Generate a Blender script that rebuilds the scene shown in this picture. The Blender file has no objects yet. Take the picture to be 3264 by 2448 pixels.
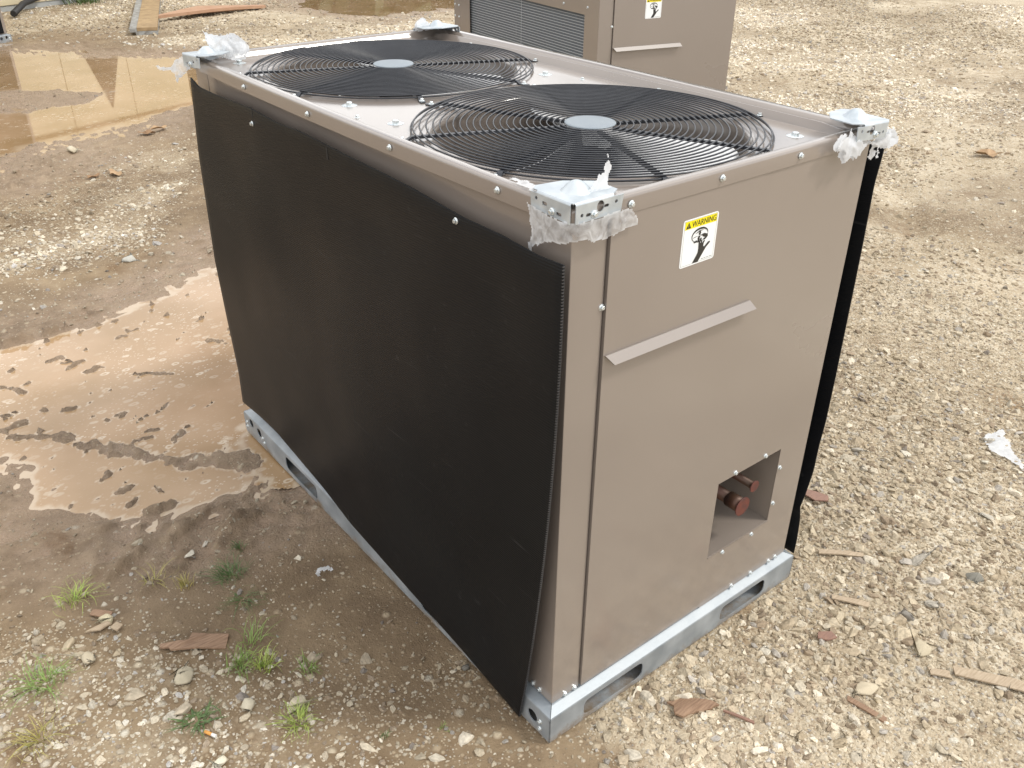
import bpy, bmesh, math, random
import numpy as np
from mathutils import Vector, Matrix, Euler
from mathutils.geometry import tessellate_polygon

scene = bpy.context.scene
C = scene.collection
R = math.radians
random.seed(7)
rng = np.random.default_rng(11)

# ------------------------------------------------------------------ camera
cam = bpy.data.cameras.new('camera'); camo = bpy.data.objects.new('camera', cam); C.objects.link(camo)
CAMP = Vector((-0.84601, -0.91820, 1.58466))
fw = Vector((0.53824289, 0.67264957, -0.50777667)); rt = Vector((0.78324345, -0.621679, 0.00670198)); up = Vector((0.31116601, 0.40132004, 0.86146267))
m = Matrix((rt, up, -fw)).transposed().to_4x4(); m.translation = CAMP
camo.matrix_world = m
cam.sensor_width = 36; cam.lens = 0.8671 * 36; cam.clip_start = 0.02; cam.clip_end = 500
scene.camera = camo

# ------------------------------------------------------------------ light
SUN_DIR = Vector((0.52, -0.50, 0.95)).normalized()
elev = math.asin(SUN_DIR.z); azim = math.atan2(SUN_DIR.x, SUN_DIR.y)
w = bpy.data.worlds.new("World"); scene.world = w; w.use_nodes = True
nt = w.node_tree; nt.nodes.clear()
def N(nt, t, **k):
    n = nt.nodes.new(t)
    for a, b in k.items(): setattr(n, a, b)
    return n
o = N(nt, 'ShaderNodeOutputWorld'); bg = N(nt, 'ShaderNodeBackground'); sky = N(nt, 'ShaderNodeTexSky', sky_type='NISHITA', sun_disc=False)
sky.sun_elevation = elev; sky.sun_rotation = azim; sky.air_density = 1.2; sky.dust_density = 2.0
tc = N(nt, 'ShaderNodeTexCoord'); no = N(nt, 'ShaderNodeTexNoise'); no.inputs['Scale'].default_value = 2.1; no.inputs['Detail'].default_value = 6; no.inputs['Roughness'].default_value = .55; no.inputs['Distortion'].default_value = .3
mp = N(nt, 'ShaderNodeMapping'); mp.inputs['Scale'].default_value = (1, 1, 2.2); mp.inputs['Location'].default_value = (3.1, 1.4, .3)
cr = N(nt, 'ShaderNodeValToRGB'); cr.color_ramp.elements[0].position = .30; cr.color_ramp.elements[1].position = .42
cr2 = N(nt, 'ShaderNodeValToRGB'); cr2.color_ramp.elements[0].position = .40; cr2.color_ramp.elements[0].color = (8.2, 8.3, 8.6, 1); cr2.color_ramp.elements[1].position = .72; cr2.color_ramp.elements[1].color = (15.2, 14.9, 14.4, 1)
mx = N(nt, 'ShaderNodeMixRGB')
L = nt.links.new
L(tc.outputs['Generated'], mp.inputs['Vector']); L(mp.outputs[0], no.inputs['Vector']); L(no.outputs['Fac'], cr.inputs[0]); L(no.outputs['Fac'], cr2.inputs[0])
L(cr.outputs[0], mx.inputs[0]); L(sky.outputs[0], mx.inputs[1]); L(cr2.outputs[0], mx.inputs[2])
L(mx.outputs[0], bg.inputs[0]); bg.inputs[1].default_value = 0.12; L(bg.outputs[0], o.inputs[0])
sd = bpy.data.lights.new('sun', 'SUN'); sd.energy = 1.5; sd.angle = R(10); sd.color = (1, .95, .87)
so = bpy.data.objects.new('sun', sd); C.objects.link(so); so.rotation_euler = SUN_DIR.to_track_quat('Z', 'Y').to_euler()
vs = scene.view_settings; vs.view_transform = 'Standard'; vs.look = 'None'; vs.gamma = 1; vs.exposure = 0.38; vs.use_curve_mapping = False
scene.render.resolution_x = 1024; scene.render.resolution_y = 768

# ------------------------------------------------------------------ materials
def mat(name, col, rough=.5, metal=0, spec=.5):
    m = bpy.data.materials.new(name); m.use_nodes = True
    b = m.node_tree.nodes['Principled BSDF']
    b.inputs['Base Color'].default_value = (*col, 1); b.inputs['Roughness'].default_value = rough; b.inputs['Metallic'].default_value = metal
    b.inputs['Specular IOR Level'].default_value = spec
    return m
def P(m): return m.node_tree.nodes['Principled BSDF']
def noisy(name, c1, c2, scale, rough=.5, metal=0, rvar=.15, bump=0., bscale=None, detail=5, lo=.30, hi=.72, coords='Object', stretch=None, spec=.5):
    """two tones mixed by noise, with matching roughness variation and fine relief"""
    m = mat(name, c1, rough, metal, spec); t = m.node_tree; L = t.links.new
    tc = N(t, 'ShaderNodeTexCoord'); src = tc.outputs[coords]
    if stretch:
        mp = N(t, 'ShaderNodeMapping'); mp.inputs['Scale'].default_value = stretch; L(src, mp.inputs[0]); src = mp.outputs[0]
    n = N(t, 'ShaderNodeTexNoise'); n.inputs['Scale'].default_value = scale; n.inputs['Detail'].default_value = detail; L(src, n.inputs['Vector'])
    r = N(t, 'ShaderNodeValToRGB'); r.color_ramp.elements[0].position = lo; r.color_ramp.elements[1].position = hi
    r.color_ramp.elements[0].color = (*c1, 1); r.color_ramp.elements[1].color = (*c2, 1)
    L(n.outputs['Fac'], r.inputs[0]); L(r.outputs[0], P(m).inputs['Base Color'])
    mr = N(t, 'ShaderNodeMapRange'); mr.inputs[3].default_value = rough - rvar; mr.inputs[4].default_value = rough + rvar
    L(n.outputs['Fac'], mr.inputs[0]); L(mr.outputs[0], P(m).inputs['Roughness'])
    if bump:
        n2 = N(t, 'ShaderNodeTexNoise'); n2.inputs['Scale'].default_value = bscale or scale * 4; n2.inputs['Detail'].default_value = 4; L(src, n2.inputs['Vector'])
        b = N(t, 'ShaderNodeBump'); b.inputs['Strength'].default_value = bump; b.inputs['Distance'].default_value = .002
        L(n2.outputs['Fac'], b.inputs['Height']); L(b.outputs[0], P(m).inputs['Normal'])
    return m
PAINT_C = (.222, .188, .162)
M = {}
def paint():
    m = noisy('brown_paint', PAINT_C, tuple(c * 1.10 for c in PAINT_C), 2.2, .30, rvar=.08, spec=.5)
    t = m.node_tree; L = t.links.new
    # dusty, rain-splashed grime near the base of the sheets and faint streaks
    geo = N(t, 'ShaderNodeNewGeometry'); sx = N(t, 'ShaderNodeSeparateXYZ'); L(geo.outputs['Position'], sx.inputs[0])
    mr = N(t, 'ShaderNodeMapRange'); mr.inputs[1].default_value = .07; mr.inputs[2].default_value = .42; mr.inputs[3].default_value = .75; mr.inputs[4].default_value = 0
    L(sx.outputs[2], mr.inputs[0])
    n = N(t, 'ShaderNodeTexNoise'); n.inputs['Scale'].default_value = 9; n.inputs['Detail'].default_value = 8; n.inputs['Roughness'].default_value = .7; L(geo.outputs['Position'], n.inputs['Vector'])
    n3 = N(t, 'ShaderNodeTexNoise'); n3.inputs['Scale'].default_value = 220; n3.inputs['Detail'].default_value = 3; L(geo.outputs['Position'], n3.inputs['Vector'])
    mu = N(t, 'ShaderNodeMath', operation='MULTIPLY'); L(mr.outputs[0], mu.inputs[0])
    r = N(t, 'ShaderNodeValToRGB'); r.color_ramp.elements[0].position = .42; r.color_ramp.elements[1].position = .75; L(n.outputs['Fac'], r.inputs[0]); L(r.outputs[0], mu.inputs[1])
    r2 = N(t, 'ShaderNodeValToRGB'); r2.color_ramp.elements[0].position = .68; r2.color_ramp.elements[1].position = .76; r2.color_ramp.elements[1].color = (.25, .25, .25, 1); L(n3.outputs['Fac'], r2.inputs[0])
    ad = N(t, 'ShaderNodeMath', operation='ADD'); L(mu.outputs[0], ad.inputs[0]); L(r2.outputs[0], ad.inputs[1]); ad.use_clamp = True
    old = P(m).inputs['Base Color'].links[0].from_socket
    mx = N(t, 'ShaderNodeMixRGB'); L(ad.outputs[0], mx.inputs[0]); L(old, mx.inputs[1]); mx.inputs[2].default_value = (.33, .275, .225, 1)
    L(mx.outputs[0], P(m).inputs['Base Color'])
    P(m).inputs['Coat Weight'].default_value = 1.0; P(m).inputs['Coat Roughness'].default_value = .14; P(m).inputs['Coat IOR'].default_value = 1.55
    return m
M['paint'] = paint()
M['paint_dark'] = noisy('brown_paint_inside', (.21, .178, .152), (.25, .212, .18), 5, .4)
M['galv'] = noisy('galvanised_steel', (.40, .45, .49), (.60, .64, .66), 26, .42, .55, rvar=.14, bump=.06, bscale=60, detail=8, lo=.3, hi=.7)
M['galv_dirty'] = noisy('galvanised_steel_weathered', (.25, .28, .305), (.40, .43, .45), 18, .48, .35, rvar=.16, bump=.10, bscale=90, detail=9, lo=.3, hi=.72)
def muddy(m):
    t = m.node_tree; L = t.links.new; geo = N(t, 'ShaderNodeNewGeometry'); sx = N(t, 'ShaderNodeSeparateXYZ'); L(geo.outputs['Position'], sx.inputs[0])
    mr = N(t, 'ShaderNodeMapRange'); mr.inputs[1].default_value = .0; mr.inputs[2].default_value = .055; mr.inputs[3].default_value = .22; mr.inputs[4].default_value = -.18; L(sx.outputs[2], mr.inputs[0])
    n = N(t, 'ShaderNodeTexNoise'); n.inputs['Scale'].default_value = 16; n.inputs['Detail'].default_value = 9; n.inputs['Roughness'].default_value = .72; L(geo.outputs['Position'], n.inputs['Vector'])
    ad = N(t, 'ShaderNodeMath', operation='ADD'); L(mr.outputs[0], ad.inputs[0]); L(n.outputs['Fac'], ad.inputs[1])
    r = N(t, 'ShaderNodeValToRGB'); r.color_ramp.elements[0].position = .60; r.color_ramp.elements[1].position = .84; L(ad.outputs[0], r.inputs[0])
    old = P(m).inputs['Base Color'].links[0].from_socket; mx = N(t, 'ShaderNodeMixRGB'); L(r.outputs[0], mx.inputs[0]); L(old, mx.inputs[1]); mx.inputs[2].default_value = (.20, .15, .10, 1); L(mx.outputs[0], P(m).inputs['Base Color'])
    inv = N(t, 'ShaderNodeMath', operation='MULTIPLY_ADD'); L(r.outputs[0], inv.inputs[0]); inv.inputs[1].default_value = -.35; inv.inputs[2].default_value = .35; L(inv.outputs[0], P(m).inputs['Metallic'])
muddy(M['galv_dirty'])
M['zinc'] = noisy('zinc_plated_screw', (.55, .60, .62), (.78, .82, .82), 300, .28, .7, rvar=.1)
M['black_metal'] = noisy('black_coated_wire', (.018, .020, .026), (.03, .033, .04), 60, .32, rvar=.06)
M['hub'] = noisy('grey_cap', (.20, .235, .27), (.25, .285, .31), 25, .45, .1)
M['blade'] = noisy('aluminium_blade', (.78, .79, .80), (.86, .87, .87), 12, .34, .15, rvar=.08)
M['dark'] = mat('dark_interior', (.015, .014, .013), .7)
M['motor'] = noisy('black_motor', (.012, .012, .013), (.03, .03, .03), 20, .45)
M['copper'] = noisy('tarnished_copper', (.11, .045, .028), (.065, .045, .03), 22, .45, .35, rvar=.12, bump=.08, detail=8)
M['redcap'] = noisy('red_pipe_cap', (.14, .034, .022), (.08, .032, .028), 70, .55, .0, rvar=.1)
M['yellow'] = mat('yellow_print', (.85, .72, .0), .35)
M['white'] = mat('white_label', (.80, .82, .82), .3)
M['ink'] = mat('black_print', (.02, .02, .02), .35)
M['gline'] = mat('grey_print', (.35, .38, .38), .35)

def cover_mat():
    m = noisy('black_corrugated_plastic', (.0036, .0046, .0064), (.0075, .0085, .0098), 3.2, .40, rvar=.08, spec=.19)
    t = m.node_tree; L = t.links.new
    tc = N(t, 'ShaderNodeTexCoord')
    mp = N(t, 'ShaderNodeMapping'); mp.inputs['Rotation'].default_value = (R(2.5), 0, 0); L(tc.outputs['Object'], mp.inputs[0])
    wv = N(t, 'ShaderNodeTexWave', wave_type='BANDS', bands_direction='Z'); wv.inputs['Scale'].default_value = 62; wv.inputs['Distortion'].default_value = .15
    L(mp.outputs[0], wv.inputs['Vector'])
    n = N(t, 'ShaderNodeTexNoise'); n.inputs['Scale'].default_value = 2.2; L(tc.outputs['Object'], n.inputs['Vector'])
    b = N(t, 'ShaderNodeBump'); b.inputs['Strength'].default_value = .22; b.inputs['Distance'].default_value = .0012; L(wv.outputs['Fac'], b.inputs['Height'])
    b2 = N(t, 'ShaderNodeBump'); b2.inputs['Strength'].default_value = .35; b2.inputs['Distance'].default_value = .03; L(n.outputs['Fac'], b2.inputs['Height']); L(b.outputs[0], b2.inputs['Normal'])
    L(b2.outputs[0], P(m).inputs['Normal'])
    # scuffs and scratches: thin pale lines and dusty smears
    mp2 = N(t, 'ShaderNodeMapping'); mp2.inputs['Scale'].default_value = (1, 3.2, 60); mp2.inputs['Rotation'].default_value = (R(2.5), 0, 0); L(tc.outputs['Object'], mp2.inputs[0])
    s = N(t, 'ShaderNodeTexNoise'); s.inputs['Scale'].default_value = 1.7; s.inputs['Detail'].default_value = 3; L(mp2.outputs[0], s.inputs['Vector'])
    r = N(t, 'ShaderNodeValToRGB'); r.color_ramp.elements[0].position = .67; r.color_ramp.elements[1].position = .80; L(s.outputs['Fac'], r.inputs[0])
    s2 = N(t, 'ShaderNodeTexNoise'); s2.inputs['Scale'].default_value = 34; s2.inputs['Detail'].default_value = 6; L(tc.outputs['Object'], s2.inputs['Vector'])
    r2 = N(t, 'ShaderNodeValToRGB'); r2.color_ramp.elements[0].position = .66; r2.color_ramp.elements[1].position = .82; L(s2.outputs['Fac'], r2.inputs[0])
    ad = N(t, 'ShaderNodeMath', operation='MAXIMUM'); L(r.outputs[0], ad.inputs[0]); L(r2.outputs[0], ad.inputs[1])
    mu = N(t, 'ShaderNodeMath', operation='MULTIPLY'); L(ad.outputs[0], mu.inputs[0]); mu.inputs[1].default_value = .5
    old = P(m).inputs['Base Color'].links[0].from_socket
    mx = N(t, 'ShaderNodeMixRGB'); L(mu.outputs[0], mx.inputs[0]); L(old, mx.inputs[1]); mx.inputs[2].default_value = (.045, .045, .046, 1); L(mx.outputs[0], P(m).inputs['Base Color'])
    return m
M['cover'] = cover_mat()

def film_mat():
    m = bpy.data.materials.new('torn_clear_film'); m.use_nodes = True; t = m.node_tree; L = t.links.new; t.nodes.clear()
    out = N(t, 'ShaderNodeOutputMaterial'); tr = N(t, 'ShaderNodeBsdfTransparent'); tl = N(t, 'ShaderNodeBsdfTranslucent'); df = N(t, 'ShaderNodeBsdfDiffuse'); gl = N(t, 'ShaderNodeBsdfGlossy')
    tl.inputs[0].default_value = (.80, .82, .84, 1); df.inputs[0].default_value = (.84, .86, .88, 1); gl.inputs['Roughness'].default_value = .22
    a = N(t, 'ShaderNodeMixShader'); a.inputs[0].default_value = .5; L(tl.outputs[0], a.inputs[1]); L(df.outputs[0], a.inputs[2])
    b = N(t, 'ShaderNodeMixShader'); b.inputs[0].default_value = .10; L(a.outputs[0], b.inputs[1]); L(gl.outputs[0], b.inputs[2])
    tc = N(t, 'ShaderNodeTexCoord'); n = N(t, 'ShaderNodeTexNoise'); n.inputs['Scale'].default_value = 45; n.inputs['Detail'].default_value = 5; n.inputs['Distortion'].default_value = 1.2; L(tc.outputs['Object'], n.inputs['Vector'])
    r = N(t, 'ShaderNodeMapRange'); r.inputs[1].default_value = .35; r.inputs[2].default_value = .65; r.inputs[3].default_value = .14; r.inputs[4].default_value = .64; L(n.outputs['Fac'], r.inputs[0])
    # folded, doubled film is less clear where the sheet is edge-on
    lw = N(t, 'ShaderNodeLayerWeight'); lw.inputs[0].default_value = .35
    ad = N(t, 'ShaderNodeMath', operation='ADD'); ad.use_clamp = True; L(r.outputs[0], ad.inputs[0]); L(lw.outputs['Facing'], ad.inputs[1])
    at = N(t, 'ShaderNodeAttribute', attribute_name='dens'); ad2 = N(t, 'ShaderNodeMath', operation='ADD'); ad2.use_clamp = True; L(ad.outputs[0], ad2.inputs[0]); L(at.outputs['Fac'], ad2.inputs[1])
    c = N(t, 'ShaderNodeMixShader'); L(ad2.outputs[0], c.inputs[0]); L(tr.outputs[0], c.inputs[1]); L(b.outputs[0], c.inputs[2]); L(c.outputs[0], out.inputs[0])
    return m
M['film'] = film_mat()

# ------------------------------------------------------------------ mesh helpers
class MB:
    def __init__(s): s.v = []; s.f = []; s.sm = []
    def add(s, vs, fs, smooth=False):
        b = len(s.v); s.v += [tuple(v) for v in vs]; s.f += [tuple(b + i for i in f) for f in fs]; s.sm += [smooth] * len(fs); return s
    def box(s, x0, x1, y0, y1, z0, z1):
        v = [(x, y, z) for x in (x0, x1) for y in (y0, y1) for z in (z0, z1)]
        return s.add(v, [(0, 1, 3, 2), (4, 6, 7, 5), (0, 4, 5, 1), (2, 3, 7, 6), (0, 2, 6, 4), (1, 5, 7, 3)])
    def tube(s, pts, r, n=8, closed=False, caps=True):
        pts = [Vector(p) for p in pts]; k = len(pts); base = len(s.v); prev = None
        for i, p in enumerate(pts):
            if closed: d = pts[(i + 1) % k] - pts[i - 1]
            else: d = pts[min(i + 1, k - 1)] - pts[max(i - 1, 0)]
            d.normalize()
            a = Vector((0, 0, 1)) if abs(d.z) < .9 else Vector((1, 0, 0))
            u = d.cross(a).normalized(); vv = u.cross(d)
            rr = r[i] if isinstance(r, (list, tuple)) else r
            for j in range(n):
                t = 2 * math.pi * j / n; s.v.append(tuple(p + (u * math.cos(t) + vv * math.sin(t)) * rr))
        for i in range(k if closed else k - 1):
            i2 = (i + 1) % k
            for j in range(n):
                j2 = (j + 1) % n; s.f.append((base + i * n + j, base + i * n + j2, base + i2 * n + j2, base + i2 * n + j)); s.sm.append(True)
        if caps and not closed:
            s.f.append(tuple(base + j for j in range(n))); s.sm.append(False); s.f.append(tuple(base + (k - 1) * n + j for j in range(n))[::-1]); s.sm.append(False)
        return s
    def lathe(s, prof, c=(0, 0, 0), n=48, smooth=True):
        """revolve (r,z) profile about z"""
        b = len(s.v)
        for r, z in prof:
            for j in range(n):
                t = 2 * math.pi * j / n; s.v.append((c[0] + r * math.cos(t), c[1] + r * math.sin(t), c[2] + z))
        for i in range(len(prof) - 1):
            for j in range(n):
                j2 = (j + 1) % n; s.f.append((b + i * n + j, b + i * n + j2, b + (i + 1) * n + j2, b + (i + 1) * n + j)); s.sm.append(smooth)
        return s
    def plate(s, outer, holes, t, mp):
        """flat sheet with holes: loops are (u,v); mp(u,v,w) places them, w runs through the thickness"""
        loops = [outer] + list(holes); flat = [p for l in loops for p in l]
        tris = tessellate_polygon([[Vector((p[0], p[1], 0)) for p in l] for l in loops])
        n = len(flat); b = len(s.v)
        s.v += [tuple(mp(p[0], p[1], 0)) for p in flat] + [tuple(mp(p[0], p[1], t)) for p in flat]
        for a in tris: s.f.append(tuple(b + i for i in a)); s.f.append(tuple(b + n + i for i in a[::-1])); s.sm += [False, False]
        k = 0
        for l in loops:
            m = len(l)
            for i in range(m):
                j = (i + 1) % m; s.f.append((b + k + i, b + k + j, b + n + k + j, b + n + k + i)); s.sm.append(False)
            k += m
        return s
    def mesh(s, name, material=None, recalc=True):
        me = bpy.data.meshes.new(name); me.from_pydata(s.v, [], s.f)
        me.polygons.foreach_set('use_smooth', s.sm)
        if recalc:
            bm = bmesh.new(); bm.from_mesh(me); bmesh.ops.recalc_face_normals(bm, faces=bm.faces); bm.to_mesh(me); bm.free()
        if material: me.materials.append(material)
        me.update(); return me
    def build(s, name, material, parent=None, bevel=0, recalc=True):
        me = s.mesh(name, material, recalc); o = bpy.data.objects.new(name, me); C.objects.link(o)
        if parent: o.parent = parent
        if bevel:
            b = o.modifiers.new('b', 'BEVEL'); b.width = bevel; b.segments = 2; b.limit_method = 'ANGLE'; b.angle_limit = R(40)
        return o
def tag(o, label=None, cat=None, group=None, kind=None):
    for k, v in (('label', label), ('category', cat), ('group', group), ('kind', kind)):
        if v: o[k] = v
    return o
def empty(name, loc=(0, 0, 0), rz=0):
    o = bpy.data.objects.new(name, None); C.objects.link(o); o.location = loc; o.rotation_euler = (0, 0, rz); o.empty_display_size = .1; return o
def inst(name, me, parent, loc, rot=(0, 0, 0), sc=(1, 1, 1)):
    o = bpy.data.objects.new(name, me); C.objects.link(o); o.parent = parent; o.location = loc; o.rotation_euler = rot; o.scale = sc; return o
def circ(cx, cy, r, n=16, ry=None): return [(cx + r * math.cos(2 * math.pi * i / n), cy + (ry or r) * math.sin(2 * math.pi * i / n)) for i in range(n)]
def rrect(x0, x1, y0, y1, r, n=5):
    o = []
    for cx, cy, a in ((x1 - r, y1 - r, 0), (x0 + r, y1 - r, 90), (x0 + r, y0 + r, 180), (x1 - r, y0 + r, 270)):
        for i in range(n + 1):
            t = R(a + 90 * i / n); o.append((cx + r * math.cos(t), cy + r * math.sin(t)))
    return o
def vnoise(x, y, s=0):
    x = np.asarray(x, float); y = np.asarray(y, float)
    xi = np.floor(x).astype(np.int64); yi = np.floor(y).astype(np.int64); fx = x - xi; fy = y - yi
    fx = fx * fx * (3 - 2 * fx); fy = fy * fy * (3 - 2 * fy)
    def h(a, b):
        n = (a * 374761393 + b * 668265263 + s * 974634777) & 0xffffffff
        n = ((n ^ (n >> 13)) * 1274126177) & 0xffffffff
        return ((n ^ (n >> 16)) & 0xffff) / 65535.0
    return (h(xi, yi) * (1 - fx) + h(xi + 1, yi) * fx) * (1 - fy) + (h(xi, yi + 1) * (1 - fx) + h(xi + 1, yi + 1) * fx) * fy
def fbm(x, y, f, o=4, s=0, g=.5):
    a = 1; t = 0; n = 0
    for i in range(o): t = t + a * vnoise(x * f, y * f, s + i * 17); n += a; a *= g; f *= 2.03
    return t / n
def sstep(a, b, x): t = np.clip((x - a) / (b - a), 0, 1); return t * t * (3 - 2 * t)
def sdpoly(x, y, poly):
    """signed distance, positive inside"""
    x = np.asarray(x, float); y = np.asarray(y, float); d = np.full(x.shape, 1e9); ins = np.zeros(x.shape, bool); n = len(poly)
    for i in range(n):
        ax, ay = poly[i]; bx, by = poly[(i + 1) % n]; ex, ey = bx - ax, by - ay
        wx, wy = x - ax, y - ay; t = np.clip((wx * ex + wy * ey) / (ex * ex + ey * ey + 1e-12), 0, 1)
        d = np.minimum(d, (wx - ex * t) ** 2 + (wy - ey * t) ** 2)
        ins ^= ((ay > y) != (by > y)) & (x < ex * (y - ay) / (ey + 1e-15) + ax)
    return np.where(ins, 1, -1) * np.sqrt(d)

# ------------------------------------------------------------------ ground
ZW = -0.007
UPPER = [(-1.2,9.2),(.2,8.95),(.82,8.82),(1.17,8.45),(1.48,8.22),(1.82,7.97),(2.1,7.73),(2.35,7.3),(2.3,6.6),(1.49,5.79),(1.1,5.55),(.94,5.54),(.61,5.48),(.49,5.44),(.24,5.33),(-.1,5.1),(-1.2,5.0),(-1.6,7)]
BAR = [(-.5,6.35),(.29,6.35),(.45,6.23),(.69,6.31),(.92,6.31),(1.12,6.54),(1.31,6.67),(1.08,6.87),(.89,7.05),(.69,7.2),(.53,7.3),(-.5,7.3)]
MID = [(.62,3.0),(.43,2.80),(.355,2.78),(.25,2.73),(.124,2.66),(.047,2.65),(-.085,2.60),(-.198,2.58),(-.32,2.56),(-.433,2.58),(-.52,2.59),(-.9,2.4),(-1.1,1.9),(-.69,1.76),(-.63,1.69),(-.66,1.57),(-.675,1.48),(-.593,1.375),(-.499,1.27),(-.394,1.205),(-.329,1.2),(-.284,1.18),(-.211,1.19),(-.15,1.17),(-.11,1.29),(-.1,1.375),(-.09,1.48),(.02,1.5),(.3,1.62),(.45,2.2)]
RAILP = [(.0,1.47),(-.055,1.46),(-.1,1.30),(-.105,1.22),(-.082,1.17),(-.025,1.13),(.03,1.15),(.04,1.29),(.04,1.47)]
TOPP = [(4.5,9.3),(4.72,8.92),(4.92,8.74),(5.21,8.8),(5.85,9.05),(6.4,9.6),(6.2,10.6),(5.0,11.0),(4.4,10.2)]
ISL = [((-.101,2.42),(-.05,2.427)),((-.143,2.39),(-.117,2.394)),((-.396,2.351),(-.357,2.359)),((-.38,2.316),(-.341,2.309)),((-.361,2.258),(-.3,2.289)),((-.307,2.183),(-.257,2.202)),((-.183,2.07),(-.13,2.035)),((-.13,2.03),(-.07,1.997)),((.13,2.16),(.16,2.12)),((.20,2.16),(.23,2.13)),((-.455,1.964),(-.42,1.964)),((-.327,1.828),(-.293,1.832)),((-.28,1.749),(-.244,1.764)),((-.326,1.641),(-.277,1.631)),((-.222,1.583),(-.182,1.597)),((-.192,1.605),(-.156,1.617)),((-.276,1.67),(-.24,1.665)),((-.636,1.961),(-.568,1.973)),((-.588,1.867),(-.531,1.891)),((-.476,1.488),(-.44,1.519)),((-.448,1.408),(-.408,1.406)),((-.361,1.369),(-.35,1.323)),((-.446,1.333),(-.417,1.338)),((-.406,1.266),(-.345,1.263)),((-.294,1.508),(-.258,1.528)),((-.261,1.44),(-.204,1.46)),((-.418,1.652),(-.385,1.676)),((-.475,1.713),(-.455,1.736)),((-.582,2.255),(-.538,2.208)),((-.535,2.19),(-.52,2.17)),((-.626,2.048),(-.587,2.054)),((-.51,2.593),(-.464,2.605)),((-.49,2.58),(-.42,2.585)),((-.35,2.575),(-.28,2.582))]
RIDGE = [(-.66,1.95),(-.565,1.855),(-.50,1.80),(-.46,1.72),(-.418,1.655),(-.36,1.585),(-.31,1.52),(-.27,1.46),(-.22,1.42),(-.15,1.38),(-.1,1.33)]
def seg(x, y, a, b):
    ex, ey = b[0] - a[0], b[1] - a[1]; t = np.clip(((x - a[0]) * ex + (y - a[1]) * ey) / (ex * ex + ey * ey + 1e-9), 0, 1)
    return np.hypot(x - a[0] - ex * t, y - a[1] - ey * t)
def mudzone(x, y):
    """0 dry gravel .. 1 wet churned mud"""
    n = fbm(x, y, 2.1, 3, 5) - .5
    d_mid = sdpoly(x, y, MID); d_up = sdpoly(x, y, UPPER); d_r = sdpoly(x, y, RAILP)
    z = np.maximum(sstep(-.42, -.08, d_mid + n * .25), sstep(-.9, -.15, d_up + n * .7))
    z = np.maximum(z, sstep(-.3, -.02, d_r + n * .2))
    z = np.maximum(z, .75 * sstep(-1.0, -.2, sdpoly(x, y, TOPP) + n))
    return z
def height(x, y):
    x = np.asarray(x, float); y = np.asarray(y, float)
    mz = mudzone(x, y)
    far = sstep(3, 8, np.hypot(x, y))
    h = (fbm(x, y, 1.3, 3, 1) - .5) * .022 + (fbm(x, y, .22, 2, 9) - .5) * .10 * far
    h = h + (fbm(x, y, 9, 4, 2) - .5) * (.006 + .012 * mz) + (fbm(x, y, 38, 3, 3) - .5) * (.003 + .004 * mz)
    # tyre-churned ridges in the mud: short crescents running up and right
    u = x * .9 + y * .45; v = -x * .45 + y * .9
    cl = np.clip(fbm(u * 12 + 2.0 * fbm(x, y, 5, 2, 41), v * 24, 1, 3, 31) - .55, 0, 1)
    h = h + cl * .11 * mz * sstep(.46, .56, fbm(x, y, 4, 2, 77) + .08) + (np.abs(fbm(x, y, 16, 4, 78) - .5) * -.045 + .006) * mz
    # far tyre tracks on the right
    tr = np.clip(fbm(x * .55 + y * .25, -x * 2.2 + y * 2.8, .8, 3, 61) - .56, 0, 1); h = h - tr * .10 * (1 - mz) * sstep(2.0, 3.2, x)
    nn = (fbm(x, y, 7, 3, 21) - .5) * .05 + (fbm(x, y, 30, 3, 22) - .5) * .018
    for poly, sc, dp in ((MID, 1, .022), (UPPER, 4, .05), (RAILP, .6, .016), (TOPP, 5, .05)):
        d = sdpoly(x, y, poly) + nn * sc
        b = sstep(-.12 * sc, .05 * sc, d)
        h = h * (1 - .75 * b) + ZW * sstep(-.10 * sc, 0, d) - dp * sstep(0, .10 * sc, d)
    d = sdpoly(x, y, BAR) + nn * 3; h = h + .052 * sstep(-.12, .12, d)
    # mud lumps standing out of the middle puddle
    wx = x + (fbm(x, y, 45, 3, 51, .7) - .5) * .040; wy = y + (fbm(x, y, 45, 3, 52, .7) - .5) * .040
    add = np.zeros_like(x)
    for i, (a, b) in enumerate(ISL):
        r = .010 + .004 * (i % 3); add = np.maximum(add, .030 * (1 - sstep(.15 * r, 1.6 * r, seg(wx, wy, a, b))))
    wx2 = x + (fbm(x, y, 20, 4, 53, .65) - .5) * .10; wy2 = y + (fbm(x, y, 20, 4, 54, .65) - .5) * .10
    for i in range(len(RIDGE) - 1):
        r = .026 + .034 * i / 9; add = np.maximum(add, (.030 + .03 * (fbm(x, y, 40, 3, 56) - .5)) * (1 - sstep(.1 * r, 1.5 * r, seg(wx2, wy2, RIDGE[i], RIDGE[i + 1]))))
    bub = np.clip(fbm(u * 22, v * 48, 1, 2, 88) - .66, 0, 1) * .13   # scattered crumbs breaking the water
    add = np.maximum(add, np.where(sdpoly(x, y, MID) > .04, bub, 0))
    h = h + add
    # nothing sticks up through the unit bases
    for (ux, uy, a) in ((0, 0, 0), (2.025, 2.084, -.1657)):
        lx = (x - ux) * math.cos(-a) - (y - uy) * math.sin(-a); ly = (x - ux) * math.sin(-a) + (y - uy) * math.cos(-a)
        dx = np.maximum(np.maximum(-.03 - lx, lx - .80), 0); dy = np.maximum(np.maximum(-.03 - ly, ly - 1.49), 0); dd = np.hypot(dx, dy)
        h = np.where(h > -.001, h * sstep(0, .25, dd) - .002 * (1 - sstep(0, .1, dd)), h)
    return h
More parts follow.
